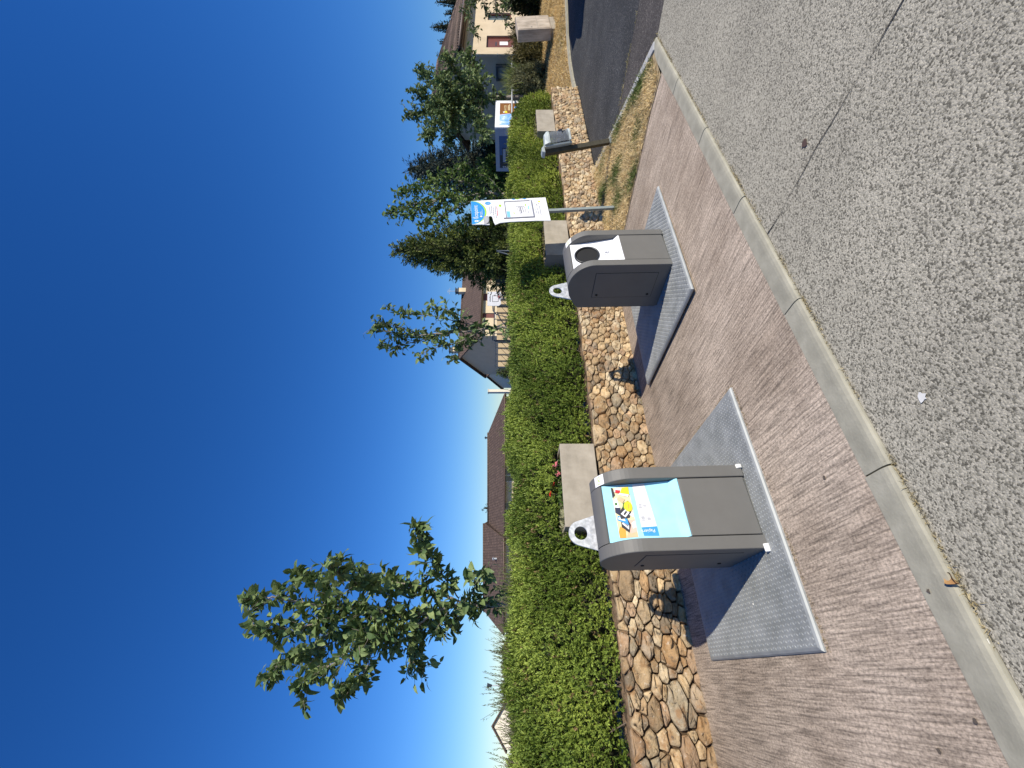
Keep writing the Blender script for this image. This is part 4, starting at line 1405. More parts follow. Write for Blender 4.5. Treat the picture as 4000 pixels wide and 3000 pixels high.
weed_line('weeds growing at the foot of the stone wall', [(-1.0, 4.40), (8.2, 4.40), (11.9, 4.42)], 1100, .012, .05, (.1, .13, .03), (.42, .35, .17), .0)
weed_line('straw at the foot of the verge kerb by the driveway', [(5.9, 1.66), (8.25, 4.42)], 900, .014, .05, (.2, .18, .06), (.5, .42, .2), -.03)
weed_line('grit and straw along the edges of the near tread plate', [(.1, 2.52), (1.74, 2.52), (1.75, 4.0)], 1100, .008, .02, (.2, .15, .08), (.42, .34, .2), .001)

# ================================================================== ECOPOINT SIGN
sg = thing('info_sign', 'white and blue recycling information sign on a leaning grey post', 'sign', (5.93, 3.775, 0), (0, -.085, 0))
mk('post', bev(box(-.03, .03, .01, .05, -.05, 2.0), .004), M['signpost'], sg)
BZ = 1.055                                      # bottom edge of the board
left_edge = [(-.30, 0), (-.283, .22), (-.280, .45), (-.278, .62), (-.292, .75), (-.335, .825), (-.25, .846), (-.13, .858), (-.10, .895), (-.17, .915), (-.322, .905), (-.325, .93), (-.305, 1.02), (-.30, 1.165)]
outl = left_edge + [(.30, 1.165), (.30, 0)]
bd = mk('board', bev(prism([(x, BZ + z) for x, z in outl], -.012, 0, 'y'), .002, 1), M['panelwhite'], sg)
# torn corner curling forward
V, Fc = [], []
for i in range(9):
    a = i / 8 * 2.0
    y, z = -.013 - .05 * (1 - cos(a)), .985 - .05 * sin(a) - .03 * i / 8
    V += [(-.315 + .03 * i / 8, y, BZ + z), (-.10 - .01 * i, y * .9 - .001, BZ + z + .01)]
mk('torn_flap', (V, [(2 * i, 2 * i + 1, 2 * i + 3, 2 * i + 2) for i in range(8)]), flat('flap_back_grey', (.34, .34, .35), .5), bd, smooth=True)
def sq(name, mat, poly, off=.0135, par=None):
    return mk(name, ([(x, -off, BZ + z) for x, z in poly], [tuple(range(len(poly)))]), mat, par or bd)
def rect(x0, x1, z0, z1):
    return [(x0, z0), (x1, z0), (x1, z1), (x0, z1)]
sq('green_arc', M['greenprint'], [(.298 * cos(a), 1.164 + .228 * sin(a)) for a in np.linspace(pi, 2 * pi, 28)], .0130)
sq('blue_arc', flat('sign_blue', (.03, .27, .66), .4), [(.292 * cos(a) - .004, 1.164 + .203 * sin(a)) for a in np.linspace(pi, 2 * pi, 28)], .0136)
RX90 = Matrix.Rotation(pi / 2, 4, 'X')
def sgm(x, z, off=.0145):
    return Matrix.Translation((x, -off, BZ + z)) @ RX90
lettering('Écopoint', .094, sgm(-.165, 1.068), M['white'], bd)
lettering('SYDED', .030, sgm(-.08, 1.012), M['white'], bd)
sq('map_pin', M['white'], [(-.225 + .024 * cos(a), 1.098 + .026 * sin(a)) for a in np.linspace(-.5, pi + .5, 14)] + [(-.225, 1.045)], .0142)
sq('pin_eye', M['tagblue'], [(-.225 + .010 * cos(a), 1.10 + .011 * sin(a)) for a in np.linspace(0, 2 * pi, 12)[:-1]], .0147)
sq('logo_mark', M['white'], [(-.135, 1.018), (-.11, 1.0), (-.092, 1.024), (-.118, 1.043)], .0142)
sq('underline', M['white'], rect(-.075, .06, 1.0, 1.003), .0142)
sq('info_dot', M['tagblue'], [(.215 + .042 * cos(a), .905 + .045 * sin(a)) for a in np.linspace(0, 2 * pi, 24)[:-1]], .0136)
lettering('i', .075, sgm(.206, .877), M['white'], bd)
for z, x0, x1, m_ in ((.885, -.07, .13, 'greyprint'), (.858, -.05, .15, 'greyprint'), (.832, -.165, .13, 'greyprint'), (.80, -.17, .14, 'greyprint'), (.775, -.12, .12, 'redprint')):
    x = x0
    while x < x1:                                # lines of small print, unreadable at this size
        w_ = random.uniform(.015, .045)
        sq('small_print', M[m_], rect(x, min(x + w_, x1), z - .0055, z + .0055))
        x += w_ + .009
sq('green_print', M['greenprint'], [(.10, .71), (.16, .70), (.17, .735), (.12, .745)])
sq('green_print', M['greenprint'], [(.28, .44), (.298, .40), (.298, .50)])
sq('blue_print', M['tagblue'], [(.27, .33), (.298, .30), (.298, .37)])
sq('blue_print', M['tagblue'], [(.27, .50), (.298, .47), (.298, .54)])
sq('yellow_print', M['yellow'], [(-.21, .39), (-.17, .40), (-.17, .45), (-.205, .44)])
fr = mk('map_frame', join(box(-.19, .232, -.020, -.0125, .225 + BZ, .243 + BZ), box(-.19, .232, -.020, -.0125, .645 + BZ, .655 + BZ), box(-.205, -.185, -.022, -.0125, .225 + BZ, .69 + BZ), box(.222, .236, -.020, -.0125, .26 + BZ, .655 + BZ)), M['greyprint'], bd)
sq('map_sheet', M['white'], rect(-.185, .222, .243, .645), .0138)
sq('map_block', flat('map_blue', (.2, .52, .85), .5), rect(-.17, -.02, .585, .635), .0142)
for pl in ([(.0, .46), (.10, .47), (.10, .475), (.0, .465)], [(-.02, .40), (-.015, .40), (.0, .50), (-.005, .50)], [(-.10, .43), (.09, .44), (.09, .448), (-.10, .438)], [(-.09, .40), (.09, .415), (.09, .43), (-.09, .42)],
           [(-.08, .37), (.10, .39), (.10, .40), (-.08, .38)], [(-.06, .35), (.03, .345), (.10, .365), (.10, .372), (.03, .353), (-.06, .358)], [(.085, .36), (.092, .36), (.095, .48), (.088, .48)], [(-.1, .31), (-.04, .305), (-.04, .312), (-.1, .317)]):
    sq('map_line', M['greyprint'], pl, .0143)
sq('map_mark', M['greenprint'], rect(.09, .15, .325, .34), .0143)
sq('map_mark', M['greenprint'], rect(-.10, -.05, .52, .532), .0143)
sq('map_mark', flat('map_light_blue', (.3, .66, .9), .5), [(.0, .285), (.09, .28), (.095, .30), (.01, .31)], .0143)
for z, x0, x1, m_ in ((.19, -.10, .0, 'greyprint'), (.16, -.12, .02, 'greyprint'), (.16, .08, .14, 'darkprint'), (.125, -.15, .08, 'greyprint'), (.125, .12, .16, 'darkprint'), (.19, .09, .11, 'tagblue'), (.19, .13, .15, 'tagblue')):
    sq('small_print', M[m_], rect(x0, x1, z - .004, z + .004))
sq('yellow_print', M['yellow'], rect(.18, .215, .10, .13))

# ================================================================== LITTER BIN ON A LEANING POST
lb = thing('litter_bin', 'clear bodied litter bin with grey hood on a leaning dark post', 'litter bin', (6.98, 3.31, 0), (0, -.175, -.6))
mk('post', bev(box(-.035, .035, -.02, .06, -.06, 1.12), .004), M['postbrown'], lb)
mk('mounting_plate', bev(box(.036, .062, -.085, .085, .66, 1.10), .004), M['litterpaint'], lb)
mk('ground_sleeve', bev(box(-.042, .042, -.027, .067, -.06, .06), .004), M['signpost'], lb)
def halfcyl(r, z0, z1, x0=.062, n=18):
    pts = [(x0, -r)] + [(x0 + .10 + r * sin(a), -r * cos(a)) for a in np.linspace(0, pi, n)] + [(x0, r)]
    return prism(pts, z0, z1, 'z')
hs = halfcyl(.125, .70, 1.0)
mk('clear_body', (hs[0], hs[1][2:]), M['clear'], lb)
mk('base_ring', bev(halfcyl(.131, .672, .702), .004), M['litterpaint'], lb)
rv = []
for k in range(26):
    s_ = random.uniform(.025, .05)
    rv.append(xf(box(-s_, s_, -s_ * .7, s_ * .7, -s_ * .6, s_ * .6), Matrix.Translation((.062 + random.uniform(.04, .17), random.uniform(-.07, .07), random.uniform(.735, .83))) @ Matrix.Rotation(random.uniform(0, 3), 4, Vector((random.random(), random.random(), random.random())).normalized())))
mk('rubbish', join(*rv), M['rubbish'], lb)
hd = halfcyl(.138, 1.0, 1.03)
V = hd[0] + [(x * .82 + .012, y * .72, 1.075 + (.02 if x < .08 else 0)) for x, y, z in hd[0][len(hd[0]) // 2:]]
m_ = len(hd[0]) // 2
mk('hood', bev((V, hd[1][2:] + [tuple(range(m_ - 1, -1, -1)), tuple(range(2 * m_, 3 * m_))] + [(m_ + i, m_ + (i + 1) % m_, 2 * m_ + (i + 1) % m_, 2 * m_ + i) for i in range(m_)]), .003, 1), M['litterpaint'], lb)
mk('hood_flange', bev(prism([(-.05, 1.10), (-.03, 1.145), (.03, 1.15), (.07, 1.10)], -.09, .09, 'y'), .006), M['litterpaint'], lb)

# ================================================================== CONCRETE CABINET ON THE BANK
cb = at(2890, 2158, 13.2)
cab = thing('concrete_cabinet', 'tall weathered concrete utility cabinet standing on the dry grass bank', 'cabinet', tuple(cb), (0, -.10, -.16))
mk('body', bev(box(0, .80, 0, .34, .03, 1.08), .01), M['concrete_dirty'], cab)
mk('door', bev(box(.035, .765, -.010, .004, .06, 1.05), .006), M['concrete_dirty'], cab)
mk('rib', box(.045, .755, -.0135, -.008, .44, .455), M['concrete'], cab)
mk('lock', bev(box(.10, .125, -.016, -.008, .62, .66), .002), M['metal_dark'], cab)
mk('plinth', box(.04, .74, .03, .31, -.15, .03), M['concrete'], cab)

# ================================================================== RIGHT HAND CREAM HOUSE
hl = at(2780, 2000, 17.2)
ho = thing('cream_house', 'cream rendered house with brown tiled roof and brown door at the right', 'house', (hl.x, hl.y, .49), (0, 0, math.atan2(-.1252, .992)))
EH, HL, HD, RH = 3.35, 5.2, 3.5, 1.28
def wall_holes(length, h, holes, th=.22):
    """front wall along x (outer face y=0) with rectangular openings (x0,x1,z0,z1)"""
    xs = sorted({0, length} | {q for o in holes for q in o[:2]})
    parts = []
    for a, b in zip(xs[:-1], xs[1:]):
        cuts = sorted([(o[2], o[3]) for o in holes if o[0] <= a + 1e-6 and o[1] >= b - 1e-6])
        z = 0
        for c0, c1 in cuts:
            if c0 > z:
                parts.append(box(a, b, 0, th, z, c0))
            z = c1
        if z < h:
            parts.append(box(a, b, 0, th, z, h))
    return join(*parts)
DOOR, WIN = (.70, 1.66, .1, 2.18), (3.02, 3.68, 1.15, 2.18)
mk('front_wall', wall_holes(HL, EH, [DOOR, WIN]), M['render_cream'], ho)
mk('gable_wall', join(box(.001, .22, .221, HD, 0, EH), prism([(.0, EH), (HD, EH), (HD / 2, EH + RH - .12)], .001, .22)), M['render_grey'], ho)
mk('rear_walls', join(box(HL - .22, HL - .001, .221, HD, 0, EH), box(.221, HL - .221, HD - .22, HD, 0, EH)), M['render_cream'], ho)
do = mk('door', bev(box(.72, 1.64, .08, .13, .1, 2.16), .004), M['brownpaint'], ho)
mk('door_frame', join(box(.70, .74, .05, .16, .1, 2.18), box(1.62, 1.66, .05, .16, .1, 2.18), box(.74, 1.62, .05, .16, 2.14, 2.18)), M['brownpaint'], ho)
mk('paper_notice', box(1.05, 1.33, .072, .079, 1.28, 1.63), M['white'], do)
mk('small_plate', box(1.0, 1.3, .072, .079, 1.76, 1.81), M['metal_dark'], do)
mk('handle', bev(box(.80, .93, .04, .08, 1.08, 1.11), .006), M['metal_pale'], do)
wi = mk('window', box(3.03, 3.67, .10, .12, 1.15, 2.18), M['glass'], ho)
mk('window_frame', join(box(3.02, 3.07, .06, .15, 1.15, 2.18), box(3.63, 3.68, .06, .15, 1.15, 2.18), box(3.07, 3.63, .06, .15, 2.13, 2.18), box(3.07, 3.63, .06, .15, 1.15, 1.20)), M['brownpaint'], wi)
w2 = mk('gable_window', box(-.06, -.02, .34, .80, 1.15, 1.70), flat('screen_grey', (.2, .25, .33), .15), ho)
mk('window_frame', join(box(-.14, .0, .28, .34, 1.10, 1.78), box(-.14, .0, .80, .86, 1.10, 1.78), box(-.14, .0, .34, .80, 1.70, 1.78), box(-.14, .0, .34, .80, 1.10, 1.15)), M['metal_dark'], w2)
lettering('Ide', .34, Matrix.Translation((-.004, 3.12, 1.95)) @ Matrix(((0, 0, -1, 0), (-1, 0, 0, 0), (0, 1, 0, 0), (0, 0, 0, 1))) @ Matrix.Rotation(-pi / 2, 4, 'Z'), M['white'], ho, name='wall_lettering')
ov, og = .42, .30
rise = RH
def roofs():
    e0, e1 = -ov, HD + ov
    zE = EH - .10
    zR = EH + rise
    xl, xr = -og, HL + ov
    hip = HL + ov - (HD / 2 + ov)
    A, B, C_, D_ = (xl, e0, zE), (xr, e0, zE), (xr, e1, zE), (xl, e1, zE)
    R0, R1 = (xl, HD / 2, zR), (hip, HD / 2, zR)
    th = .07
    V = [A, B, C_, D_, R0, R1] + [(p[0], p[1], p[2] - th) for p in (A, B, C_, D_, R0, R1)]
    return V, [(0, 1, 5, 4), (1, 2, 5), (2, 3, 4, 5), (6, 10, 11, 7), (7, 11, 8), (8, 11, 10, 9), (0, 6, 7, 1), (1, 7, 8, 2), (2, 8, 9, 3), (0, 4, 10, 6), (4, 3, 9, 10)]
rf = mk('roof', roofs(), M['roof_red'], ho)
tv = []
zE, zR = EH - .10, EH + rise
for k in range(27):                              # rows of rounded cover tiles running up the front slope
    x = -og + .05 + k * .215
    hipx = HL + ov - (HD / 2 + ov)
    f = 1.0 if x < hipx else max(0.03, (HL + ov - x) / (HD / 2 + ov))
    tv.append(tube([(x, -ov, zE + .012), (x, -ov + f * (HD / 2 + ov), zE + .012 + f * (zR - zE))], .05, 6))
mk('cover_tiles', join(*tv), M['roof_red'], rf, smooth=True)
mk('ridge_tiles', join(tube([(-og, HD / 2, zR + .01), (HL + ov - (HD / 2 + ov), HD / 2, zR + .01)], .09, 8), tube([(HL + ov - (HD / 2 + ov), HD / 2, zR + .01), (HL + ov, -ov, zE + .02)], .08, 8)), M['roof_red'], rf, smooth=True)
mk('gutter', tube([(-og, -ov - .06, EH - .16), (HL + ov, -ov - .06, EH - .16)], .06, 10), M['gutter'], ho, smooth=True)
mk('soffit', box(-og + .01, HL + ov - .02, -ov + .02, -.003, EH - .24, EH - .20), M['soffit'], ho)
dp = mk('downpipe', tube([(-.06, -.07, 0), (-.06, -.07, EH - .35), (-.06, -ov, EH - .18)], .045, 10), M['pipe'], ho, smooth=True)
for z in (.9, 1.7, 2.5):
    mk('bracket', lathe([(.05, -.015), (.053, -.015), (.053, .015), (.05, .015)], 12, (-.06, -.07, z)), M['signpost'], dp)

# ================================================================== DISPLAY KIOSK AND GUARD RAIL
kl = at_t(2503, 2000, 6.6)
ki = thing('display_kiosk', 'white framed display kiosk with a sky poster beside the cream house', 'kiosk', (kl.x, kl.y, .49), (0, 0, -.06))
ki.scale = (.88, .88, .93)
KH = 1.80
mk('body', box(.03, 1.93, .04, 1.72, .02, KH - .02), M['frame_blue'], ki)
fp = mk('front_poster', box(.12, 1.80, .005, .035, .1, KH - .14), M['skyprint'], ki)
mk('front_frame', join(box(0, .16, 0, .05, 0, KH), box(1.76, 1.95, 0, .05, 0, KH), box(.161, 1.759, 0, .05, KH - .16, KH), box(.161, 1.759, 0, .05, 0, .12)), M['panelwhite'], ki)
def kq(name, mat, pts, off, par=fp):
    return mk(name, ([(x, .005 - off, z) for x, z in pts], [tuple(range(len(pts)))]), mat, par)
kq('brown_field', M['brownprint'], [(.93, KH - .16), (1.76, KH - .16), (1.76, .5), (1.16, .5)], .001)
kq('pink_edge', M['pinkprint'], [(.90, KH - .16), (.93, KH - .16), (1.16, .5), (1.13, .5)], .0012)
lettering('RAYSSE', .15, Matrix.Translation((1.20, .0025, KH - .40)) @ RX90 @ Matrix.Scale(.8, 4), M['cream_p'], fp)
kq('logo_mark', M['yellow'], [(1.02, KH - .44), (1.18, KH - .42), (1.16, KH - .32), (1.06, KH - .28)], .002)
kq('logo_mark', M['white'], [(1.03, KH - .30), (1.12, KH - .36), (1.12, KH - .27)], .0025)
for z, a, b in ((KH - .47, 1.22, 1.6), (KH - .52, 1.22, 1.66), (KH - .60, 1.06, 1.68)):
    kq('small_print', M['cream_p'], rect(a, b, z - .012, z + .012), .002)
kq('oval_picture', flat('pale_sky_print', (.28, .52, .88), .4), [(1.42 + .20 * cos(a), KH - .98 + .30 * sin(a)) for a in np.linspace(0, 2 * pi, 28)[:-1]], .002)
sp_ = mk('side_display', box(-.012, .025, .32, 1.62, .1, KH - .12), M['display'], ki)
mk('side_frame', join(box(-.02, .02, .051, .31, 0, KH), box(-.02, .02, 1.58, 1.72, 0, KH), box(-.02, .02, .311, 1.579, KH - .14, KH)), M['frame_blue'], ki)
mk('letter_slot', bev(box(-.03, -.012, .78, 1.34, KH - .40, KH - .24), .01), M['metal_dark'], sp_)
mk('slot_flap', box(-.036, -.030, .80, 1.32, KH - .37, KH - .27), M['frame_blue'], sp_)
mk('dark_field', box(-.016, -.0125, 1.05, 1.57, .15, KH - .16), M['darkprint'], sp_)
lettering('IONS', .16, Matrix(((0, 0, -1, -.0185), (-1, 0, 0, 1.5), (0, 1, 0, KH - .62), (0, 0, 0, 1))) @ Matrix.Rotation(pi / 2, 4, 'Z'), M['white'], sp_)
ra = thing('guard_rail', 'thin pale pipe railing running behind the hedge past the kiosk', 'railing', (16, 6.35, .49))
mk('top_rail', tube([(-5.5, 0, 1.11), (.9, 0, 1.11), (1.0, 0, 1.12), (4.2, 0, 1.12)], .026, 8), M['metal_pale'], ra, smooth=True)
for x in (-5.5, -3.4, -1.3, .95, 2.6, 4.2):
    mk('post', tube([(x, 0, 0), (x, 0, 1.10)], .024, 8), M['metal_pale'], ra, smooth=True)

# ================================================================== HOUSES FURTHER BACK
def rot_cam(phi):                                # world z-rotation of a line at angle phi to the picture plane
    d = (RX * cos(phi) + FX * sin(phi), RY * cos(phi) + FY * sin(phi))
    return math.atan2(d[1], d[0])
def gable_house(name, label, loc, rz, L, D, eave, ridge, mw, mg, mr, ov=.45, hipr=False, holes=()):
    h = thing(name, label, 'house', (loc.x, loc.y, .49), (0, 0, rz))
    e, r = eave - .49, ridge - .49
    mk('front_wall', wall_holes(L, e, holes, .3), mw, h)
    mk('gable_wall', join(box(.001, .3, .301, D, 0, e), prism([(.0, e), (D, e), (D / 2, r - .15)], .001, .3)), mg, h)
    mk('rear_walls', join(box(L - .3, L - .001, .301, D, 0, e), box(.301, L - .301, D - .3, D, 0, e)), mw, h)
    if not hipr:
        mk('far_gable_wall', prism([(.0, e), (D, e), (D / 2, r - .15)], L - .3, L - .001), mg, h)
    xr = L + ov * .8
    hx = xr - (D / 2 + ov) if hipr else xr
    z0 = e - .15
    V = [(-ov * .8, -ov, z0), (xr, -ov, z0), (xr, D + ov, z0), (-ov * .8, D + ov, z0), (-ov * .8, D / 2, r), (hx, D / 2, r)]
    V += [(a, b, c - .16) for a, b, c in V]
    Fc = [(0, 1, 5, 4), (1, 2, 5), (2, 3, 4, 5), (6, 10, 11, 7), (7, 11, 8), (8, 11, 10, 9), (0, 6, 7, 1), (1, 7, 8, 2), (2, 8, 9, 3), (0, 4, 10, 6), (4, 3, 9, 10)]
    ro = mk('roof', (V, Fc), mr, h)
    mk('ridge_tiles', tube([(-ov * .8, D / 2, r + .02), (hx, D / 2, r + .02)], .11, 8), mr, ro, smooth=True)
    mk('gutter', tube([(-ov * .8, -ov - .06, z0 - .10), (xr, -ov - .06, z0 - .10)], .07, 8), M['gutter'], h, smooth=True)
    return h, ro
# house with brown shutters behind the court
hb = at(1688, 2000, 46)
HZ = [(2.3, 2.95, 3.0, 4.4), (4.6, 5.6, 3.0, 4.4), (7.4, 8.2, 3.0, 4.4)]
h2, r2 = gable_house('shuttered_house', 'brown roofed house with brown shutters and a grey gable in the middle distance', hb, rot_cam(math.radians(24)), 15, 9.8, 5.3, 7.95, M['render_pale'], M['render_grey'], M['roof_brown'], holes=HZ)
for a, b, c, d in HZ:
    s_ = mk('shutter', join(*[box(a + .02 + i * (b - a - .04) / 6, a + .02 + (i + .9) * (b - a - .04) / 6, .1, .16, c, d) for i in range(6)]), M['shutter'], h2)
    mk('sill', box(a - .08, b + .08, -.05, .1, c - .1, c - .003), M['render_white'], h2)
for x, y, z in ((.9, 4.9, 7.3), (9.0, 4.2, 6.9)):
    ck = mk('chimney', box(x - .3, x + .3, y - .3, y + .3, z - .3, z + .95), M['render_pale'], r2)
    mk('chimney_pot', join(box(x - .36, x + .36, y - .36, y + .36, z + .95, z + 1.02), box(x - .25, x + .25, y - .25, y + .25, z + 1.02, z + 1.3), box(x - .34, x + .34, y - .34, y + .34, z + 1.3, z + 1.37)), M['metal_dark'], ck)
mk('antenna', join(tube([(9.0, 4.2, 8.2), (9.0, 4.2, 9.3)], .03, 5), tube([(8.5, 4.2, 9.0), (9.5, 4.2, 9.0)], .025, 5), tube([(8.7, 4.2, 9.2), (9.3, 4.2, 9.2)], .02, 5)), M['metal_pale'], r2)
# lower house behind it, roof shade put into a darker tile colour
h3l = at(1590, 2000, 66)
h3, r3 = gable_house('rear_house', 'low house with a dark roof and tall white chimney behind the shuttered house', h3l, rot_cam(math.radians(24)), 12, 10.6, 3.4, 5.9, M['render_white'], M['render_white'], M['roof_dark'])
mk('window', box(-.03, -.003, 2.6, 3.3, 1.5, 2.3), M['glass'], h3)
c_ = at(1471, 1907, 60)
ch3 = thing('white_chimney', 'tall white chimney stack at the left end of the dark roof', 'chimney', (c_.x, c_.y, .49))
mk('stack', box(-.22, .22, -.22, .22, 0, c_.z - .55), M['render_white'], ch3)
mk('cap', box(-.27, .27, -.27, .27, c_.z - .55, c_.z - .45), M['render_white'], ch3)
# long low building
lbk = at(890, 2000, 45)
rz0 = rot_cam(0)
LW = [(2.6, 4.0, .9, 1.85), (6.2, 7.6, .9, 1.85), (9.6, 10.4, .05, 1.85)]
h4, r4 = gable_house('long_building', 'long low cream building with a brown tiled roof and hipped end', lbk, rz0, 15.1, 8, 2.62, 4.35, M['render_pale'], M['render_pale'], M['roof_brown'], ov=.5, hipr=True, holes=LW)
for a, b, c, d in LW:
    w_ = mk('window', box(a, b, .15, .18, c, d), M['glass'], h4)
    mk('window_frame', join(box(a, a + .06, .1, .2, c, d), box(b - .06, b, .1, .2, c, d), box((a + b) / 2 - .03, (a + b) / 2 + .03, .1, .2, c, d)), M['panelwhite'], w_)
mk('notice_board', box(10.9, 12.0, -.06, -.003, 1.2, 2.0), M['white'], h4)
mk('small_print', join(box(11.2, 11.7, -.066, -.061, 1.75, 1.85), box(11.2, 11.5, -.066, -.061, 1.6, 1.66)), M['greyprint'], h4)
mk('roof_vent', lathe([(.10, 0), (.10, .3), (.2, .32), (.0, .45)], 10, (10.4, 4, 3.86)), M['metal_dark'], r4)
ll = at(545, 2000, 44.6)
h5, r5 = gable_house('tall_end_building', 'taller brown roofed end block of the long cream building behind the left tree', ll, rz0, 9.3, 8.4, 2.7, 4.85, M['render_pale'], M['render_pale'], M['roof_brown'], ov=.5, holes=[(3.5, 4.8, .9, 1.85)])
mk('window', box(3.5, 4.8, .15, .18, .9, 1.85), M['glass'], h5)
mk('roof_vent', lathe([(.10, 0), (.10, .35), (.22, .37), (.0, .5)], 10, (7.0, .9, 2.75)), M['metal_pale'], r5)
# white gabled house far left
gl = at(72, 2000, 50)
gh = thing('white_gable_house', 'pale house gable with brown roof edge above the hedge at the far left', 'house', (gl.x, gl.y, .49), (0, 0, rot_cam(.66)))
gh.scale = (.78, .78, 1)
mk('gable_wall', prism([(0, 0), (5.5, 0), (5.5, 1.9), (2.75, 3.4), (0, 1.9)], 0, 8, 'y'), M['render_white'], gh)
for s0, s1 in (((-.45, 1.70), (2.75, 3.47)), ((5.95, 1.70), (2.75, 3.47))):
    mk('roof', prism([s0, s1, (s1[0], s1[1] + .17), (s0[0], s0[1] + .17)], -.4, 8.4, 'y'), M['roof_brown'], gh)
# street lamp over the hedge
lm = at(322, 1902, 30)
sl = thing('street_lamp', 'small street lamp with an inverted cone head above the hedge at far left', 'street lamp', (lm.x, lm.y, .49))
hh = lm.z - .49
mk('pole', tube([(0, 0, 0), (0, 0, hh - .34)], [.05, .035], 8), M['metal_pale'], sl, smooth=True)
mk('lamp_head', lathe([(.05, hh - .36), (.07, hh - .33), (.15, hh - .05)], 12), M['glass'], sl, smooth=True)
mk('lamp_cap', lathe([(.17, hh - .05), (.17, hh - .03), (.02, hh)], 12), M['metal_dark'], sl, smooth=True)

# ================================================================== SPORTS COURT
c0, c1 = at(1566, 2000, 33), at(1890, 2000, 33.5)
ct = thing('court_fence', 'steel sports court fence with cream boards and diagonal battens', 'fence', (c0.x, c0.y, .49), (0, 0, math.atan2(c1.y - c0.y, c1.x - c0.x)))
CL = (c1 - c0).length
th_ = [(0, 2.05, 2.42), (2.1, 4.9, 2.52), (4.95, CL, 2.36)]
for a, b, h_ in th_:
    nb = max(4, int(round((b - a) / .52)))
    for i in range(nb + 1):
        x = a + (b - a) * i / nb
        big = .045 if i in (0, nb) else .02
        mk('post', box(x - big, x + big, -big, big, 0, h_ - .05), M['metal_dark'], ct)
    mk('top_rail', box(a - .05, b + .05, -.05, .05, h_ - .05, h_ + .03), M['metal_dark'], ct)
    mk('lower_rail', box(a - .05, b + .05, -.03, .03, .55, .61), M['metal_dark'], ct)
    for i in range(nb):
        x0, x1 = a + (b - a) * i / nb + .03, a + (b - a) * (i + 1) / nb - .03
        mk('board', box(x0 - .028, x1 + .028, .06, .09, .62, h_ - .22), M['board'], ct)
        zz = .7
        while zz < h_ - .75:
            mk('batten', ([(x0, .052, zz), (x0, .052, zz + .05), (x1, .052, zz + .50), (x1, .052, zz + .45), (x0, .06, zz), (x0, .06, zz + .05), (x1, .06, zz + .50), (x1, .06, zz + .45)],
                          [(0, 1, 2, 3), (0, 4, 5, 1), (1, 5, 6, 2), (2, 6, 7, 3), (3, 7, 4, 0)]), M['soffit'], ct)
            zz += .42
for x in (2.1, 4.85):
    sgn = 1 if x < 3 else -1
    mk('curved_brace', tube([(x, -.1, 2.62), (x + sgn * .5, -.5, 2.58), (x + sgn * .9, -.9, 2.3), (x + sgn * 1.15, -1.2, 1.6), (x + sgn * 1.2, -1.3, 0)], .045, 8), M['metal_dark'], ct, smooth=True)
bb0 = at(1833, 1930, 32)
bk = thing('basketball_hoop', 'white basketball backboard with red hoop in front of the shuttered house', 'basketball hoop', (bb0.x, bb0.y, .49), (0, 0, rz0 + .05))
z0 = bb0.z - .49
bo = mk('backboard', bev(prism([(-.55, z0 - .35), (-.42, z0 - .52), (.54, z0 - .52), (.54, z0 + .5), (-.54, z0 + .5)], -.02, .02, 'y'), .004), M['panelwhite'], bk)
mk('target_square', join(box(-.24, .24, -.024, -.021, z0 + .10, z0 + .13), box(-.24, .24, -.024, -.021, z0 - .33, z0 - .30), box(-.24, -.21, -.024, -.021, z0 - .30, z0 + .10), box(.21, .24, -.024, -.021, z0 - .30, z0 + .10)), M['darkprint'], bo)
mk('small_print', join(*[box(-.22 + .09 * i, -.16 + .09 * i, -.024, -.021, z0 + .26, z0 + .33 + .02 * (i % 2)) for i in range(5)]), M['darkprint'], bo)
mk('hoop', tube([(.12 + .225 * cos(a), -.30 + .225 * sin(a), z0 - .38) for a in np.linspace(0, 2 * pi, 25)], .018, 6), M['redprint'], bk, smooth=True)
mk('net', join(*[tube([(.12 + .215 * cos(a), -.30 + .215 * sin(a), z0 - .39), (.12 + .13 * cos(a + .4), -.30 + .13 * sin(a + .4), z0 - .75)], .008, 4) for a in np.linspace(0, 2 * pi, 15)[:-1]]), M['white'], bk)
mk('pole', tube([(0, .1, 0), (0, .1, z0)], .06, 8), M['metal_dark'], bk, smooth=True)
mk('arm', box(.06, .18, -.09, .0, z0 - .42, z0 - .34), M['redprint'], bk)
# two slanting steel poles before the large conifer
sw = at(2020, 2060, 17.5)
sf = thing('steel_a_frame', 'slanting grey steel poles in front of the large conifer', 'frame', (sw.x, sw.y, .49))
mk('leg', tube([(0, 0, 0), (0, 0, 1.75)], .03, 8), M['metal_dark'], sf, smooth=True)
mk('leg', tube([(-.5, .2, 0), (0, .02, 1.75)], .03, 8), M['metal_dark'], sf, smooth=True)

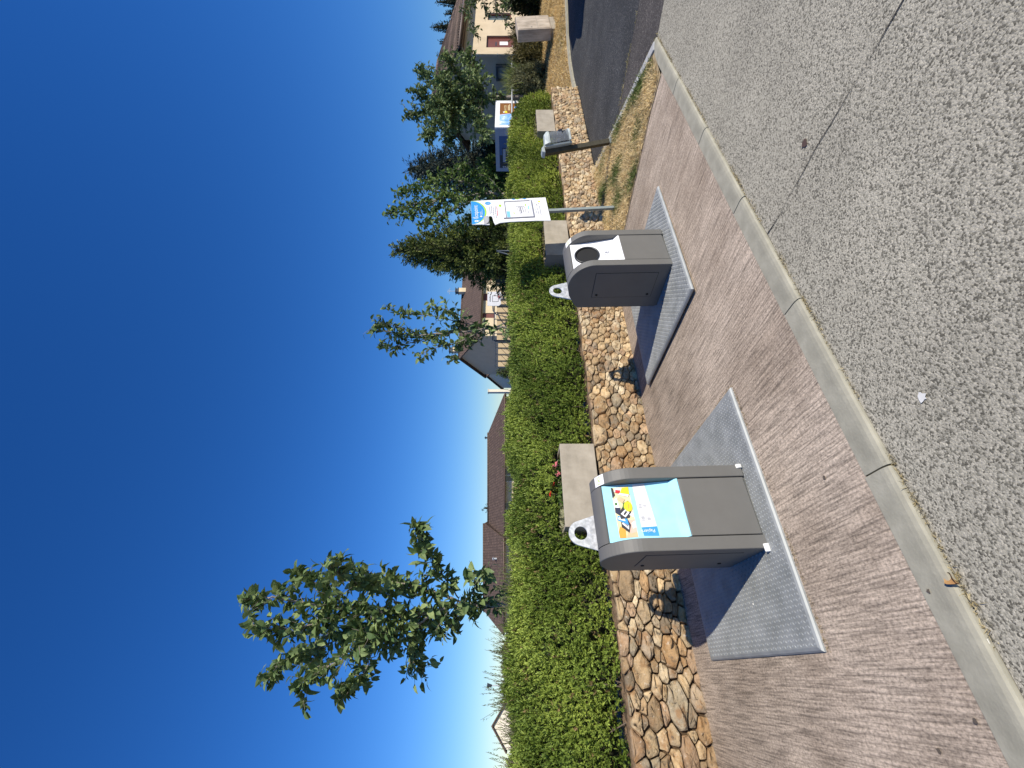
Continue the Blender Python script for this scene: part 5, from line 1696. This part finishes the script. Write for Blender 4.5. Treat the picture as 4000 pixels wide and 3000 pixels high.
# ================================================================== PARKED CAR (just outside the frame; its shadow falls on the driveway)
car = thing('parked_car', 'dark grey parked car whose shadow falls on the driveway', 'car', (14.75, 1.78, -.03))
low = [(-2.05, .28), (-2.10, .55), (-2.0, .74), (-1.2, .90), (1.55, .95), (2.05, .88), (2.12, .5), (2.05, .28)]
mk('body', bev(prism(low, -.86, .86, 'y'), .06, 3), M['carpaint'], car, smooth=True)
gv = [(-1.15, -.78, .9), (-.35, -.62, 1.42), (.95, -.62, 1.44), (1.75, -.78, .94), (-1.15, .78, .9), (-.35, .62, 1.42), (.95, .62, 1.44), (1.75, .78, .94)]
mk('cabin', bev((gv, [(0, 3, 2, 1), (4, 5, 6, 7), (0, 1, 5, 4), (1, 2, 6, 5), (2, 3, 7, 6), (0, 4, 7, 3)]), .05, 3), M['carpaint'], car, smooth=True)
for sgn in (-1, 1):
    mk('side_window', ([(-.95, sgn * .79, .96), (1.45, sgn * .79, .98), (.9, sgn * .655, 1.36), (-.34, sgn * .655, 1.35)], [(0, 1, 2, 3)]), M['glass'], car)
    mk('headlight', bev(box(-2.115, -2.0, sgn * .7 - .14, sgn * .7 + .14, .58, .70), .02), M['lamp_clear'], car)
    mk('tail_light', bev(box(2.02, 2.13, sgn * .7 - .12, sgn * .7 + .12, .66, .82), .02), M['lamp_red'], car)
    for x in (-1.3, 1.3):
        wv = xf(lathe([(.2, -.1), (.30, -.1), (.32, -.07), (.32, .07), (.30, .1), (.2, .1)], 24), Matrix.Translation((x, sgn * .80, .32)) @ Matrix.Rotation(pi / 2, 4, 'X'))
        wh = mk('wheel', wv, M['rubber'], car, smooth=True)
        mk('rim', xf(lathe([(.0, .07), (.06, .09), (.2, .085), (.2, -.085), (.0, -.07)], 20), Matrix.Translation((x, sgn * .80, .32)) @ Matrix.Rotation(pi / 2, 4, 'X')), M['rim'], wh, smooth=True)
mk('windscreen', ([(-1.17, -.68, .95), (-1.17, .68, .95), (-.42, .56, 1.385), (-.42, -.56, 1.385)], [(0, 1, 2, 3)]), M['glass'], car)

# ================================================================== SMALL THINGS ON THE GROUND
def ground_px(u, v, z=0.0):
    Y = (EYE - z) * FPX / (v - 2000)
    return at(u, v, Y)
dl = ground_px(735, 3722, -.01)
lf = thing('dry_leaf', 'curled brown dry leaf lying against the kerb', 'leaf', (dl.x, dl.y, -.018), (0.2, .1, .8))
V, Fc = [], []
for i in range(7):
    f = i / 6
    w_ = .022 * sin(pi * min(.97, f * .95 + .03))
    for j in range(5):
        g_ = j / 4 * 2 - 1
        V.append((-.03 + .06 * f, g_ * w_, .006 + .016 * g_ * g_ + .008 * sin(5 * f) + .004 * random.random()))
mk('blade', (V, [(i * 5 + j, (i + 1) * 5 + j, (i + 1) * 5 + j + 1, i * 5 + j + 1) for i in range(6) for j in range(4)]), M['dryleaf'], lf, smooth=True)
STN = flat('greasy_stain', (.11, .088, .068), .9)
def stain(label, u, v, r, z=.0035, mat=None):
    p = ground_px(u, v, z)
    pts = [(p.x + r * cos(a) * random.uniform(.6, 1.2), p.y + r * sin(a) * random.uniform(.5, 1.1)) for a in np.linspace(0, 2 * pi, 14)[:-1]]
    tag(mk('stain', sheet(pts, z), mat or STN), label, 'stain')
stain('dark round spot on the pink concrete in front of the near plate', 1134, 3219, .012)
stain('small dark mark on the kerb beside the dry leaf', 690, 3627, .010, .0078)
stain('dark mark on the kerb nearest the camera', 183, 3808, .010, .0078)
stain('dark mark on the pink concrete at the lower left', 65, 3667, .012)
stain('pale white splash on the grey road', 1449, 3600, .022, -.0205, M['foam'])
stain('reddish brown stain beside the road joint', 2440, 3142, .024, -.0205, flat('rust_stain', (.09, .055, .045), .9))
for i, (u, v, s_) in enumerate(((520, 3810, .008), (495, 3835, .006), (700, 3105, .005), (640, 2960, .004))):
    p = ground_px(u, v, 0)
    pb = thing('pebble', ['larger white chip beside the kerb at lower left', 'smaller white chip beside the kerb at lower left', 'tiny pale chip at the edge of the near tread plate', 'tiny pale pebble lying on the near tread plate'][i], 'pebble', (p.x, p.y, -.02 if i < 2 else (.0 if i == 2 else .028)))
    mk('chip', bev(box(-s_ * 1.5, s_ * 1.5, -s_, s_, 0, s_), s_ * .3, 1), M['foam'], pb)
